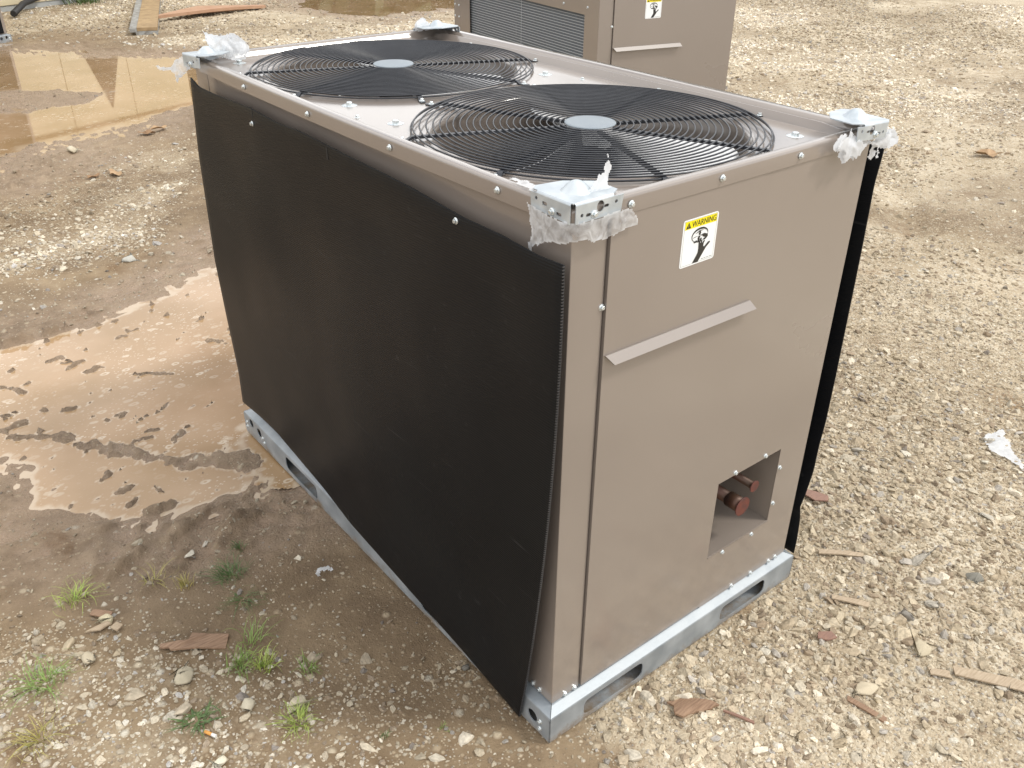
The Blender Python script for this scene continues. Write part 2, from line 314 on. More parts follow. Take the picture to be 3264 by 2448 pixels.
def gravelness(x, y):
    """how stony the surface is (0..1)"""
    n = fbm(x, y, 1.6, 4, 13) - .5; n2 = fbm(x, y, 5, 3, 14) - .5
    right = sstep(-.25, .30, np.where(y < .3, x + .04 + .25 * y, x - .3) + n * .5)          # everything right of the near unit
    right = np.where(y > 2.6, sstep(-.6, .6, x - .9 - .16 * (y - 2.6) + n * 1.2), right)
    left = .36 * sstep(-.12, .15, (.62 - .95 * (x + .43)) - y + n * .35) * sstep(.12, -.25, x)   # stony patch lower left
    midl = .50 * sstep(.1, .5, sdpoly(x, y, [(-1.2,3.0),(-.4,2.95),(.2,3.0),(.8,3.3),(1.2,4.2),(1.6,5.3),(.6,5.2),(-.3,4.8),(-1.2,4.6)]) + n * .6)
    farl = .6 * sstep(9.2, 10, y + n) * (1 - sstep(4, 6, x)) * .8
    g = np.maximum(np.maximum(right, left), np.maximum(midl, farl))
    g = g * (1 - .5 * sstep(.52, .62, fbm(x, y * 1.3, .8, 4, 15)) * sstep(1.5, 3, y + x))
    g = np.minimum(g * (1 + n2 * .6) + .12 * (g > .5), 1)
    # strip of finer damp earth beside the long black cover
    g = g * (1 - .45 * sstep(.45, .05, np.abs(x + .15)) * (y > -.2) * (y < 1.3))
    g = g * (1 - .93 * mudzone(x, y))
    return np.clip(g, 0.04, 1)
def axis(a, b, f0, f1, fine, grow, cap):
    out = list(np.arange(f0, f1, fine)); s = fine; p = f0; lo = []
    while p > a: s = min(s * grow, cap); p -= s; lo.append(p)
    s = fine; p = out[-1]; hi = []
    while p < b: s = min(s * grow, cap); p += s; hi.append(p)
    return np.array(lo[::-1] + out + hi)
def grid_obj(name, X, Y, Z, material, attrs=None, keep=None):
    ny, nx = X.shape; v = np.stack([X.ravel(), Y.ravel(), Z.ravel()], 1).astype(np.float32)
    i = np.arange(ny * nx).reshape(ny, nx)
    q = np.stack([i[:-1, :-1].ravel(), i[:-1, 1:].ravel(), i[1:, 1:].ravel(), i[1:, :-1].ravel()], 1)
    if keep is not None:
        kk = keep[:-1, :-1] | keep[1:, 1:] | keep[:-1, 1:] | keep[1:, :-1]; q = q[kk.ravel()]
        used = np.unique(q); re = np.full(ny * nx, -1); re[used] = np.arange(len(used)); q = re[q]; v = v[used]
        attrs = {k: a.ravel()[used] for k, a in (attrs or {}).items()}
    me = bpy.data.meshes.new(name); me.vertices.add(len(v)); me.vertices.foreach_set('co', v.ravel())
    me.loops.add(q.size); me.loops.foreach_set('vertex_index', q.ravel().astype(np.int32))
    me.polygons.add(len(q)); me.polygons.foreach_set('loop_start', np.arange(0, q.size, 4, dtype=np.int32)); me.polygons.foreach_set('loop_total', np.full(len(q), 4, np.int32))
    me.update(calc_edges=True); me.polygons.foreach_set('use_smooth', np.ones(len(q), bool))
    for k, a in (attrs or {}).items():
        at = me.attributes.new(k, 'FLOAT', 'POINT'); at.data.foreach_set('value', np.asarray(a, np.float32).ravel())
    me.materials.append(material); o = bpy.data.objects.new(name, me); C.objects.link(o); return o

def ground_mat():
    m = mat('earth', (.2, .15, .1), .8); t = m.node_tree; L = t.links.new; b = P(m)
    geo = N(t, 'ShaderNodeNewGeometry'); pos = geo.outputs['Position']
    def noise(s, d=5, r=.55, dist=0):
        n = N(t, 'ShaderNodeTexNoise'); n.inputs['Scale'].default_value = s; n.inputs['Detail'].default_value = d; n.inputs['Roughness'].default_value = r; n.inputs['Distortion'].default_value = dist; L(pos, n.inputs['Vector']); return n.outputs['Fac']
    def ramp(f, *st):
        r = N(t, 'ShaderNodeValToRGB'); e = r.color_ramp.elements
        while len(e) < len(st): e.new(.5)
        for i, (p, c) in enumerate(st): e[i].position = p; e[i].color = (*c, 1) if len(c) == 3 else c
        L(f, r.inputs[0]); return r.outputs[0]
    def mix(f, a, c, bt='MIX'):
        x = N(t, 'ShaderNodeMixRGB', blend_type=bt)
        for s, v in ((0, f), (1, a), (2, c)):
            if isinstance(v, (int, float)): x.inputs[s].default_value = v
            elif isinstance(v, tuple): x.inputs[s].default_value = (*v, 1)
            else: L(v, x.inputs[s])
        return x.outputs[0]
    def math_(op, a, c, clamp=False):
        x = N(t, 'ShaderNodeMath', operation=op); x.use_clamp = clamp
        for s, v in ((0, a), (1, c)):
            if isinstance(v, (int, float)): x.inputs[s].default_value = v
            else: L(v, x.inputs[s])
        return x.outputs[0]
    def attr(n): return N(t, 'ShaderNodeAttribute', attribute_name=n).outputs['Fac']
    g = attr('grav'); mz = attr('mud'); wet = attr('wet')
    mud = ramp(noise(6, 8, .65), (.3, (.155, .108, .062)), (.5, (.225, .163, .098)), (.72, (.32, .245, .155)))
    mudp = ramp(noise(11, 6, .6), (.3, (.215, .155, .10)), (.7, (.40, .305, .215)))
    mud = mix(mz, mud, mudp)
    dry = ramp(noise(1.3, 9, .68), (.30, (.22, .165, .10)), (.45, (.36, .29, .195)), (.58, (.50, .43, .32)), (.74, (.62, .56, .45)))
    base = mix(ramp(math_('ADD', g, math_('MULTIPLY', math_('SUBTRACT', noise(9, 6, .7), .5), .9)), (.30, (0, 0, 0)), (.66, (1, 1, 1))), mud, dry)
    # little stones bedded in the surface
    def stones(scale, dens, seed):
        mp = N(t, 'ShaderNodeMapping'); mp.inputs['Location'].default_value = (seed, seed * 2, 0); L(pos, mp.inputs[0])
        vo = N(t, 'ShaderNodeTexVoronoi', feature='F1', voronoi_dimensions='2D'); vo.inputs['Scale'].default_value = scale; vo.inputs['Randomness'].default_value = 1; L(mp.outputs[0], vo.inputs['Vector'])
        sp = N(t, 'ShaderNodeSeparateColor'); L(vo.outputs['Color'], sp.inputs[0])
        pick = math_('LESS_THAN', sp.outputs[0], dens)
        body = math_('MULTIPLY', math_('SUBTRACT', .42, vo.outputs['Distance']), 4.0, True)
        mask = math_('MULTIPLY', body, pick)
        col = ramp(sp.outputs[1], (0, (.27, .20, .135)), (.35, (.44, .36, .25)), (.7, (.58, .51, .39)), (.92, (.52, .49, .42)), (1, (.70, .67, .58)))
        return mask, col
    dens = math_('ADD', math_('MULTIPLY', g, .85), .04)
    hgt = None
    for sc, sd in ((150, 1.7), (75, 5.1), (34, 9.3)):
        k, c = stones(sc, dens if sc > 40 else math_('MULTIPLY', dens, .45), sd)
        base = mix(math_('MULTIPLY', k, .85, True), base, c)
        hh = math_('MULTIPLY', k, 60.0 / sc); hgt = hh if hgt is None else math_('ADD', hgt, hh)
    # pale and brown drifts
    big = ramp(noise(.55, 5, .6), (.38, (.80, .76, .70)), (.62, (1.16, 1.16, 1.15)))
    base = mix(1.0, base, big, 'MULTIPLY')
    st = ramp(noise(2.6, 7, .7, .6), (.58, (1, 1, 1)), (.70, (.66, .56, .46))); base = mix(1.0, base, st, 'MULTIPLY')
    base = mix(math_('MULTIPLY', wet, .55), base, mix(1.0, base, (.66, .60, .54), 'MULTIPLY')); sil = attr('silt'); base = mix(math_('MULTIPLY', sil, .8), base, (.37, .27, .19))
    L(base, b.inputs['Base Color'])
    ro = math_('SUBTRACT', .88, math_('MULTIPLY', wet, .40)); ro = math_('SUBTRACT', ro, math_('MULTIPLY', mz, .12)); ro = math_('SUBTRACT', ro, math_('MULTIPLY', attr('silt'), .22), True); L(ro, b.inputs['Roughness'])
    hh = math_('ADD', math_('MULTIPLY', hgt, .55), math_('MULTIPLY', noise(90, 6, .7), 1.1)); hh = math_('ADD', hh, math_('MULTIPLY', noise(24, 6, .7), 1.2))
    bp = N(t, 'ShaderNodeBump'); bp.inputs['Strength'].default_value = .75; bp.inputs['Distance'].default_value = .007; hh = math_('ADD', hh, math_('MULTIPLY', math_('MULTIPLY', noise(45, 8, .75), mz), 2.2)); L(hh, bp.inputs['Height']); L(bp.outputs[0], b.inputs['Normal'])
    return m
xs = axis(-30, 45, -1.05, 2.7, .0105, 1.022, 1.2); ys = axis(-12, 60, -.9, 3.3, .0105, 1.017, 1.2)
X, Y = np.meshgrid(xs, ys)
H = height(X, Y); MZ = mudzone(X, Y); G = gravelness(X, Y)
WET = np.clip(1 - (H - ZW) / .012, 0, 1) * np.clip(MZ * 1.5, 0, 1)
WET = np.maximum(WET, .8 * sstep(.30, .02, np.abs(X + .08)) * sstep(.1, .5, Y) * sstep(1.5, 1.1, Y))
WET = np.maximum(WET, .55 * sstep(.42, .5, fbm(X, Y, 1.2, 3, 91)) * (1 - G) * sstep(6, 3, Y))
ground = tag(grid_obj('ground', X, Y, H, ground_mat(), {'grav': G, 'mud': MZ, 'wet': WET, 'silt': np.clip(1 - (H - ZW) / .009, 0, 1) * MZ}), kind='structure')
def hz(x, y): return float(height(np.array([x]), np.array([y]))[0])

# ------------------------------------------------------------------ puddles
def water_mat():
    m = mat('muddy_water', (.40, .29, .19), .035, 0, .5); t = m.node_tree; L = t.links.new; b = P(m)
    b.inputs['IOR'].default_value = 1.33; b.inputs['Coat Weight'].default_value = .6; b.inputs['Coat IOR'].default_value = 1.33; b.inputs['Coat Roughness'].default_value = .02
    geo = N(t, 'ShaderNodeNewGeometry'); dp = N(t, 'ShaderNodeAttribute', attribute_name='depth').outputs['Fac']
    fo = N(t, 'ShaderNodeAttribute', attribute_name='foam').outputs['Fac']
    n = N(t, 'ShaderNodeTexNoise'); n.inputs['Scale'].default_value = 2.2; n.inputs['Detail'].default_value = 4; L(geo.outputs['Position'], n.inputs['Vector'])
    r = N(t, 'ShaderNodeValToRGB'); r.color_ramp.elements[0].color = (.30, .192, .092, 1); r.color_ramp.elements[1].color = (.40, .268, .155, 1); r.color_ramp.elements[0].position = .35; r.color_ramp.elements[1].position = .65; L(n.outputs['Fac'], r.inputs[0])
    # pale froth flecks floating on it
    mp = N(t, 'ShaderNodeMapping'); mp.inputs['Scale'].default_value = (1, 1.5, 1); mp.inputs['Rotation'].default_value = (0, 0, R(-30)); L(geo.outputs['Position'], mp.inputs[0])
    def spots(scale, thr, soft, dens):
        v = N(t, 'ShaderNodeTexVoronoi', voronoi_dimensions='2D'); v.inputs['Scale'].default_value = scale; L(mp.outputs[0], v.inputs['Vector'])
        nn = N(t, 'ShaderNodeTexNoise'); nn.inputs['Scale'].default_value = scale * 2.2; L(geo.outputs['Position'], nn.inputs['Vector'])
        d = N(t, 'ShaderNodeMath', operation='ADD'); L(v.outputs['Distance'], d.inputs[0]); m1 = N(t, 'ShaderNodeMath', operation='MULTIPLY'); L(nn.outputs['Fac'], m1.inputs[0]); m1.inputs[1].default_value = .3; L(m1.outputs[0], d.inputs[1])
        mr = N(t, 'ShaderNodeMapRange'); mr.inputs[1].default_value = thr + soft; mr.inputs[2].default_value = thr; L(d.outputs[0], mr.inputs[0])
        sp = N(t, 'ShaderNodeSeparateColor'); L(v.outputs['Color'], sp.inputs[0]); c = N(t, 'ShaderNodeMath', operation='LESS_THAN'); L(sp.outputs[0], c.inputs[0]); c.inputs[1].default_value = dens
        q = N(t, 'ShaderNodeMath', operation='MULTIPLY'); L(mr.outputs[0], q.inputs[0]); L(c.outputs[0], q.inputs[1]); return q.outputs[0]
    f = spots(12, .30, .05, .55); inner = spots(12, .17, .05, .55)
    sb = N(t, 'ShaderNodeMath', operation='MULTIPLY_ADD'); L(inner, sb.inputs[0]); sb.inputs[1].default_value = -.9; L(f, sb.inputs[2]); f = sb.outputs[0]
    for o_ in (spots(31, .26, .06, .38), spots(70, .30, .06, .22), fo):
        mm = N(t, 'ShaderNodeMath', operation='MAXIMUM'); L(f, mm.inputs[0]); L(o_, mm.inputs[1]); f = mm.outputs[0]
    ln = N(t, 'ShaderNodeTexNoise'); ln.inputs['Scale'].default_value = 3.2; ln.inputs['Detail'].default_value = 2; L(geo.outputs['Position'], ln.inputs['Vector'])
    lr = N(t, 'ShaderNodeMapRange'); lr.inputs[1].default_value = .42; lr.inputs[2].default_value = .60; lr.inputs[3].default_value = .12; L(ln.outputs['Fac'], lr.inputs[0])
    lm = N(t, 'ShaderNodeMath', operation='MULTIPLY'); L(f, lm.inputs[0]); L(lr.outputs[0], lm.inputs[1]); l2 = N(t, 'ShaderNodeMath', operation='MAXIMUM'); L(lm.outputs[0], l2.inputs[0]); L(fo, l2.inputs[1]); f = l2.outputs[0]
    sc = N(t, 'ShaderNodeMath', operation='MULTIPLY'); L(f, sc.inputs[0]); sc.inputs[1].default_value = .8; f = sc.outputs[0]
    mx = N(t, 'ShaderNodeMixRGB'); L(f, mx.inputs[0]); L(r.outputs[0], mx.inputs[1]); mx.inputs[2].default_value = (.54, .45, .34, 1)
    L(mx.outputs[0], b.inputs['Base Color'])
    rr = N(t, 'ShaderNodeMapRange'); rr.inputs[3].default_value = .03; rr.inputs[4].default_value = .4; L(f, rr.inputs[0]); L(rr.outputs[0], b.inputs['Roughness'])
    w2 = N(t, 'ShaderNodeTexNoise'); w2.inputs['Scale'].default_value = 14; L(geo.outputs['Position'], w2.inputs['Vector'])
    bp = N(t, 'ShaderNodeBump'); bp.inputs['Strength'].default_value = .05; bp.inputs['Distance'].default_value = .002; L(w2.outputs['Fac'], bp.inputs['Height']); L(bp.outputs[0], b.inputs['Normal'])
    return m
WM = water_mat()
for poly, st, fo in ((MID, .0075, 1), (UPPER, .05, .5), (TOPP, .08, 0)):
    px = [p[0] for p in poly]; py = [p[1] for p in poly]; mg = .36 if st < .02 else .6
    x_, y_ = np.meshgrid(np.arange(min(px) - mg, max(px) + mg, st), np.arange(min(py) - mg, max(py) + mg, st))
    hh = height(x_, y_); sdp = sdpoly(x_, y_, poly); dep = ZW - hh
    foam = .8 * sstep(.0060, .0022, dep) * fo * sstep(.35, .52, fbm(x_, y_, 26, 2, 71) + .14)
    tag(grid_obj('puddle', x_, y_, np.full_like(x_, ZW), WM, {'depth': dep, 'foam': foam}, keep=((sdp > -.05 if st < .02 else sdp > -mg) | (sdpoly(x_, y_, RAILP) > -.02)) & (dep > -.004)), kind='structure')

# ------------------------------------------------------------------ gravel
def stone_mesh(name, seed, n=14, flat=.6, sub=0):
    r = random.Random(seed); bm = bmesh.new()
    for i in range(n):
        v = Vector((r.gauss(0, 1), r.gauss(0, 1), r.gauss(0, 1))).normalized() * r.uniform(.8, 1.05)
        bm.verts.new((v.x, v.y * r.uniform(.78, .98), v.z * flat))
    res = bmesh.ops.convex_hull(bm, input=bm.verts)
    bmesh.ops.delete(bm, geom=[v for v in bm.verts if not v.link_faces], context='VERTS')
    if sub:
        bmesh.ops.bevel(bm, geom=list(bm.edges), offset=.12, segments=2, affect='EDGES', profile=.6)
        for v in bm.verts: v.co += v.co.normalized() * r.uniform(-.025, .025)
    bmesh.ops.recalc_face_normals(bm, faces=bm.faces)
    me = bpy.data.meshes.new(name); bm.to_mesh(me); bm.free()
    if sub: me.polygons.foreach_set('use_smooth', np.ones(len(me.polygons), bool))
    return me
def stone_mat(name, instancer):
    m = mat(name, (.4, .33, .24), .85); t = m.node_tree; L = t.links.new
    tc = N(t, 'ShaderNodeTexCoord'); n = N(t, 'ShaderNodeTexNoise'); n.inputs['Scale'].default_value = 2.2; n.inputs['Detail'].default_value = 5; L(tc.outputs['Object'], n.inputs['Vector'])
    mr = N(t, 'ShaderNodeMapRange'); mr.inputs[1].default_value = .3; mr.inputs[2].default_value = .7; mr.inputs[3].default_value = .72; mr.inputs[4].default_value = 1.12; L(n.outputs['Fac'], mr.inputs[0])
    if instancer: a = N(t, 'ShaderNodeAttribute', attribute_name='tint', attribute_type='INSTANCER').outputs['Color']
    else:
        oi = N(t, 'ShaderNodeObjectInfo'); r = N(t, 'ShaderNodeValToRGB'); e = r.color_ramp.elements
        for i in range(3): e.new(.5)
        for i, (p, c) in enumerate(((0, (.33, .26, .17)), (.3, (.46, .38, .26)), (.6, (.54, .46, .33)), (.85, (.46, .42, .35)), (1, (.62, .57, .46)))): e[i].position = p; e[i].color = (*c, 1)
        L(oi.outputs['Random'], r.inputs[0]); a = r.outputs[0]
    x = N(t, 'ShaderNodeMixRGB', blend_type='MULTIPLY'); x.inputs[0].default_value = 1; L(a, x.inputs[1]); L(mr.outputs[0], x.inputs[2]); L(x.outputs[0], P(m).inputs['Base Color'])
    bp = N(t, 'ShaderNodeBump'); bp.inputs['Strength'].default_value = .3; bp.inputs['Distance'].default_value = .05; L(n.outputs['Fac'], bp.inputs['Height']); L(bp.outputs[0], P(m).inputs['Normal'])
    return m
SM = stone_mat('gravel_stone', True); SM1 = stone_mat('loose_stone', False)
gcol = bpy.data.collections.new('gravel_kinds')
for i in range(14):
    me = stone_mesh('pebble_kind', 100 + i, 15 + i % 6, .66 + .05 * (i % 5)); me.materials.append(SM); gcol.objects.link(bpy.data.objects.new('pebble_kind', me))
FOOT = [[(-.035, -.035), (.805, -.035), (.805, 1.49), (-.035, 1.49)]]
def rotp(p, a, o): return (o[0] + p[0] * math.cos(a) - p[1] * math.sin(a), o[1] + p[0] * math.sin(a) + p[1] * math.cos(a))
FOOT.append([rotp(p, -.1657, (2.025, 2.084)) for p in FOOT[0]])
def in_view(x, y, mg=1.12):
    d = np.stack([x - CAMP.x, y - CAMP.y, np.full_like(x, -CAMP.z)], -1); z = d @ np.array(fw); u = d @ np.array(rt) / z; v = d @ np.array(up) / z
    return (z > 0) & (np.abs(u) < .577 * mg + .06) & (np.abs(v) < .4325 * mg + .05)
def patch(x, y): return sstep(.50, .60, fbm(x * .8, y * 1.2, .9, 4, 44)) * sstep(.1, .9, x)   # compacted strips with only fines
def scatter(n, x0, x1, y0, y1, rmed, rsig, rmax, dmin, dmax, seed, pw=1.0):
    g = np.random.default_rng(seed); x = g.uniform(x0, x1, n); y = g.uniform(y0, y1, n)
    dist = np.hypot(x - CAMP.x, y - CAMP.y); k = in_view(x, y) & (dist < dmax) & (dist >= dmin) & (g.random(n) < gravelness(x, y) ** pw * (1 - (.8 if rmed > .0055 else 0) * patch(x, y)))
    for f in FOOT: k &= sdpoly(x, y, f) < 0
    x, y = x[k], y[k]; r = np.minimum(np.exp(g.normal(math.log(rmed), rsig, len(x))), rmax)
    z = height(x, y); k = ((z > ZW + .001) & (sdpoly(x, y, MID) < -.03)) | ((sdpoly(x, y, MID) < -.25) & (sdpoly(x, y, UPPER) < -1) & (sdpoly(x, y, TOPP) < -1.2) & (sdpoly(x, y, RAILP) < -.15)); x, y, r, z = x[k], y[k], r[k], z[k]
    return x, y, z + r * g.uniform(-.15, .30, len(x)) * .6, r, g
parts = [scatter(260000, -1.1, 3.2, -1.0, 3.6, .0030, .40, .008, 0, 4.0, 1, .8),
         scatter(105000, -1.1, 3.4, -1.0, 3.8, .0060, .38, .0150, 0, 4.6, 2, 1.1),
         scatter(27000, -1.1, 3.4, -1.0, 3.8, .0105, .34, .022, 0, 4.6, 3, 1.3),
         scatter(420000, -1.5, 9, -1.0, 9, .0075, .38, .02, 3.4, 8.0, 4, 1.1),
         scatter(30000, -1.5, 9, -1.0, 9, .015, .3, .03, 3.4, 8.0, 5, 1.4),
         scatter(300000, -1.5, 15, -1.0, 14, .012, .35, .03, 7.5, 14.0, 6, 1.2)]
px = np.concatenate([p[0] for p in parts]); py = np.concatenate([p[1] for p in parts]); pz = np.concatenate([p[2] for p in parts]); pr_ = np.concatenate([p[3] for p in parts])
n = len(px); print('pebbles', n)
pal = np.array([(.33, .26, .175), (.46, .385, .265), (.56, .485, .345), (.64, .575, .435), (.52, .445, .31), (.45, .42, .36), (.72, .66, .52), (.30, .26, .21)])
gl = gravelness(px, py); ci = rng.choice(8, n, p=[.14, .22, .22, .15, .12, .06, .06, .03])
lf = fbm(px, py, .6, 4, 33); tint = pal[ci] * rng.uniform(.80, 1.16, (n, 1)) * (.84 + .40 * sstep(.36, .58, lf))[:, None] * np.stack([np.ones(n), .97 + .05 * sstep(.38, .6, lf), .97 + .14 * sstep(.38, .6, lf)], 1) * (0.66 + .40 * np.clip(gl * 1.3, 0, 1))[:, None]
me = bpy.data.meshes.new('gravel'); me.vertices.add(n); me.vertices.foreach_set('co', np.stack([px, py, pz], 1).astype(np.float32).ravel())
def vattr(name, typ, arr, key):
    a = me.attributes.new(name, typ, 'POINT'); a.data.foreach_set(key, np.ascontiguousarray(arr).ravel())
vattr('rot', 'FLOAT_VECTOR', np.stack([rng.normal(0, .35, n), rng.normal(0, .35, n), rng.uniform(0, 6.28, n)], 1).astype(np.float32), 'vector')
vattr('scl', 'FLOAT_VECTOR', (pr_[:, None] * np.stack([rng.uniform(.9, 1.5, n), rng.uniform(.75, 1.1, n), rng.uniform(.6, 1.0, n)], 1)).astype(np.float32), 'vector')
vattr('kidx', 'INT', rng.integers(0, 14, n).astype(np.int32), 'value')
vattr('tint', 'FLOAT_COLOR', np.concatenate([tint, np.ones((n, 1))], 1).astype(np.float32), 'color')
gravel = bpy.data.objects.new('gravel', me); C.objects.link(gravel); tag(gravel, 'loose pale gravel strewn over the ground around the unit', 'gravel', kind='stuff')
ng = bpy.data.node_groups.new('scatter', 'GeometryNodeTree'); ng.interface.new_socket('Geometry', in_out='INPUT', socket_type='NodeSocketGeometry'); ng.interface.new_socket('Geometry', in_out='OUTPUT', socket_type='NodeSocketGeometry')
gi = ng.nodes.new('NodeGroupInput'); go = ng.nodes.new('NodeGroupOutput'); ip = ng.nodes.new('GeometryNodeInstanceOnPoints'); cn = ng.nodes.new('GeometryNodeCollectionInfo')
cn.inputs['Collection'].default_value = gcol; cn.inputs['Separate Children'].default_value = True; cn.inputs['Reset Children'].default_value = True
def na(nm, ty): a = ng.nodes.new('GeometryNodeInputNamedAttribute'); a.data_type = ty; a.inputs['Name'].default_value = nm; return [s for s in a.outputs if s.enabled and s.name == 'Attribute'][0]
ng.links.new(gi.outputs[0], ip.inputs['Points']); ng.links.new(cn.outputs[0], ip.inputs['Instance']); ip.inputs['Pick Instance'].default_value = True
ng.links.new(na('kidx', 'INT'), ip.inputs['Instance Index']); ng.links.new(na('rot', 'FLOAT_VECTOR'), ip.inputs['Rotation']); ng.links.new(na('scl', 'FLOAT_VECTOR'), ip.inputs['Scale']); ng.links.new(ip.outputs[0], go.inputs[0])
md = gravel.modifiers.new('scatter', 'NODES'); md.node_group = ng
# larger loose stones, each a piece of the ground
big = [stone_mesh('stone', 300 + i, 15, .55, 1) for i in range(8)]
for b_ in big: b_.materials.append(SM1)
cnt = 0; tr_ = 0
rr = random.Random(5)
while cnt < 280 and tr_ < 20000:
    tr_ += 1; x = rr.uniform(-1.0, 3.0); y = rr.uniform(-.9, 2.6)
    if not in_view(np.array([x]), np.array([y]), 1.0)[0]: continue
    if any(sdpoly(np.array([x]), np.array([y]), f)[0] > -.05 for f in FOOT): continue
    if rr.random() > float(gravelness(np.array([x]), np.array([y]))[0]) ** 1.2 * .9: continue
    z = hz(x, y)
    if z < ZW + .003: continue
    s = min(.032, .0125 * math.exp(abs(rr.gauss(0, .42)))); cnt += 1
    inst('stone', big[rr.randrange(8)], ground, (x, y, z + s * .10), (rr.gauss(0, .3), rr.gauss(0, .3), rr.uniform(0, 6.28)), (s * rr.uniform(1, 1.5), s * rr.uniform(.75, 1.05), s * rr.uniform(.6, .9)))

# ------------------------------------------------------------------ condensing unit
W_, L_, H_ = .7695, 1.456, 1.15; FL = .0306; ZC = .0835
RO = .022; HR = .0687
# shared screw / bolt meshes (axis +z, head up)
def hexpts(r, z): return [(r * math.cos(R(60 * i)), r * math.sin(R(60 * i)), z) for i in range(6)]
def screw_mesh(rw, rh, hh, nw=14):
    b = MB(); b.lathe([(0, .0015), (rw * .75, .0015), (rw, 0.0004), (rw, -.0005)], n=nw, smooth=False)
    v = hexpts(rh, .001) + hexpts(rh, hh * .85) + hexpts(rh * .8, hh)
    f = [(i, (i + 1) % 6, 6 + (i + 1) % 6, 6 + i) for i in range(6)] + [(6 + i, 6 + (i + 1) % 6, 12 + (i + 1) % 6, 12 + i) for i in range(6)] + [tuple(range(12, 18))]
    b.add(v, f); return b.mesh('screw', M['zinc'])
SCREW = screw_mesh(.0062, .0040, .0050); BOLT = screw_mesh(.0170, .0072, .0075, 24)
def screw(parent, loc, face, me=None, name='screw'):
    rot = {'top': (0, 0, 0), 'front': (R(90), 0, 0), 'left': (0, R(-90), 0), 'right': (0, R(90), 0), 'back': (R(-90), 0, 0)}[face]
    o = inst(name, me or SCREW, parent, loc, rot); return o

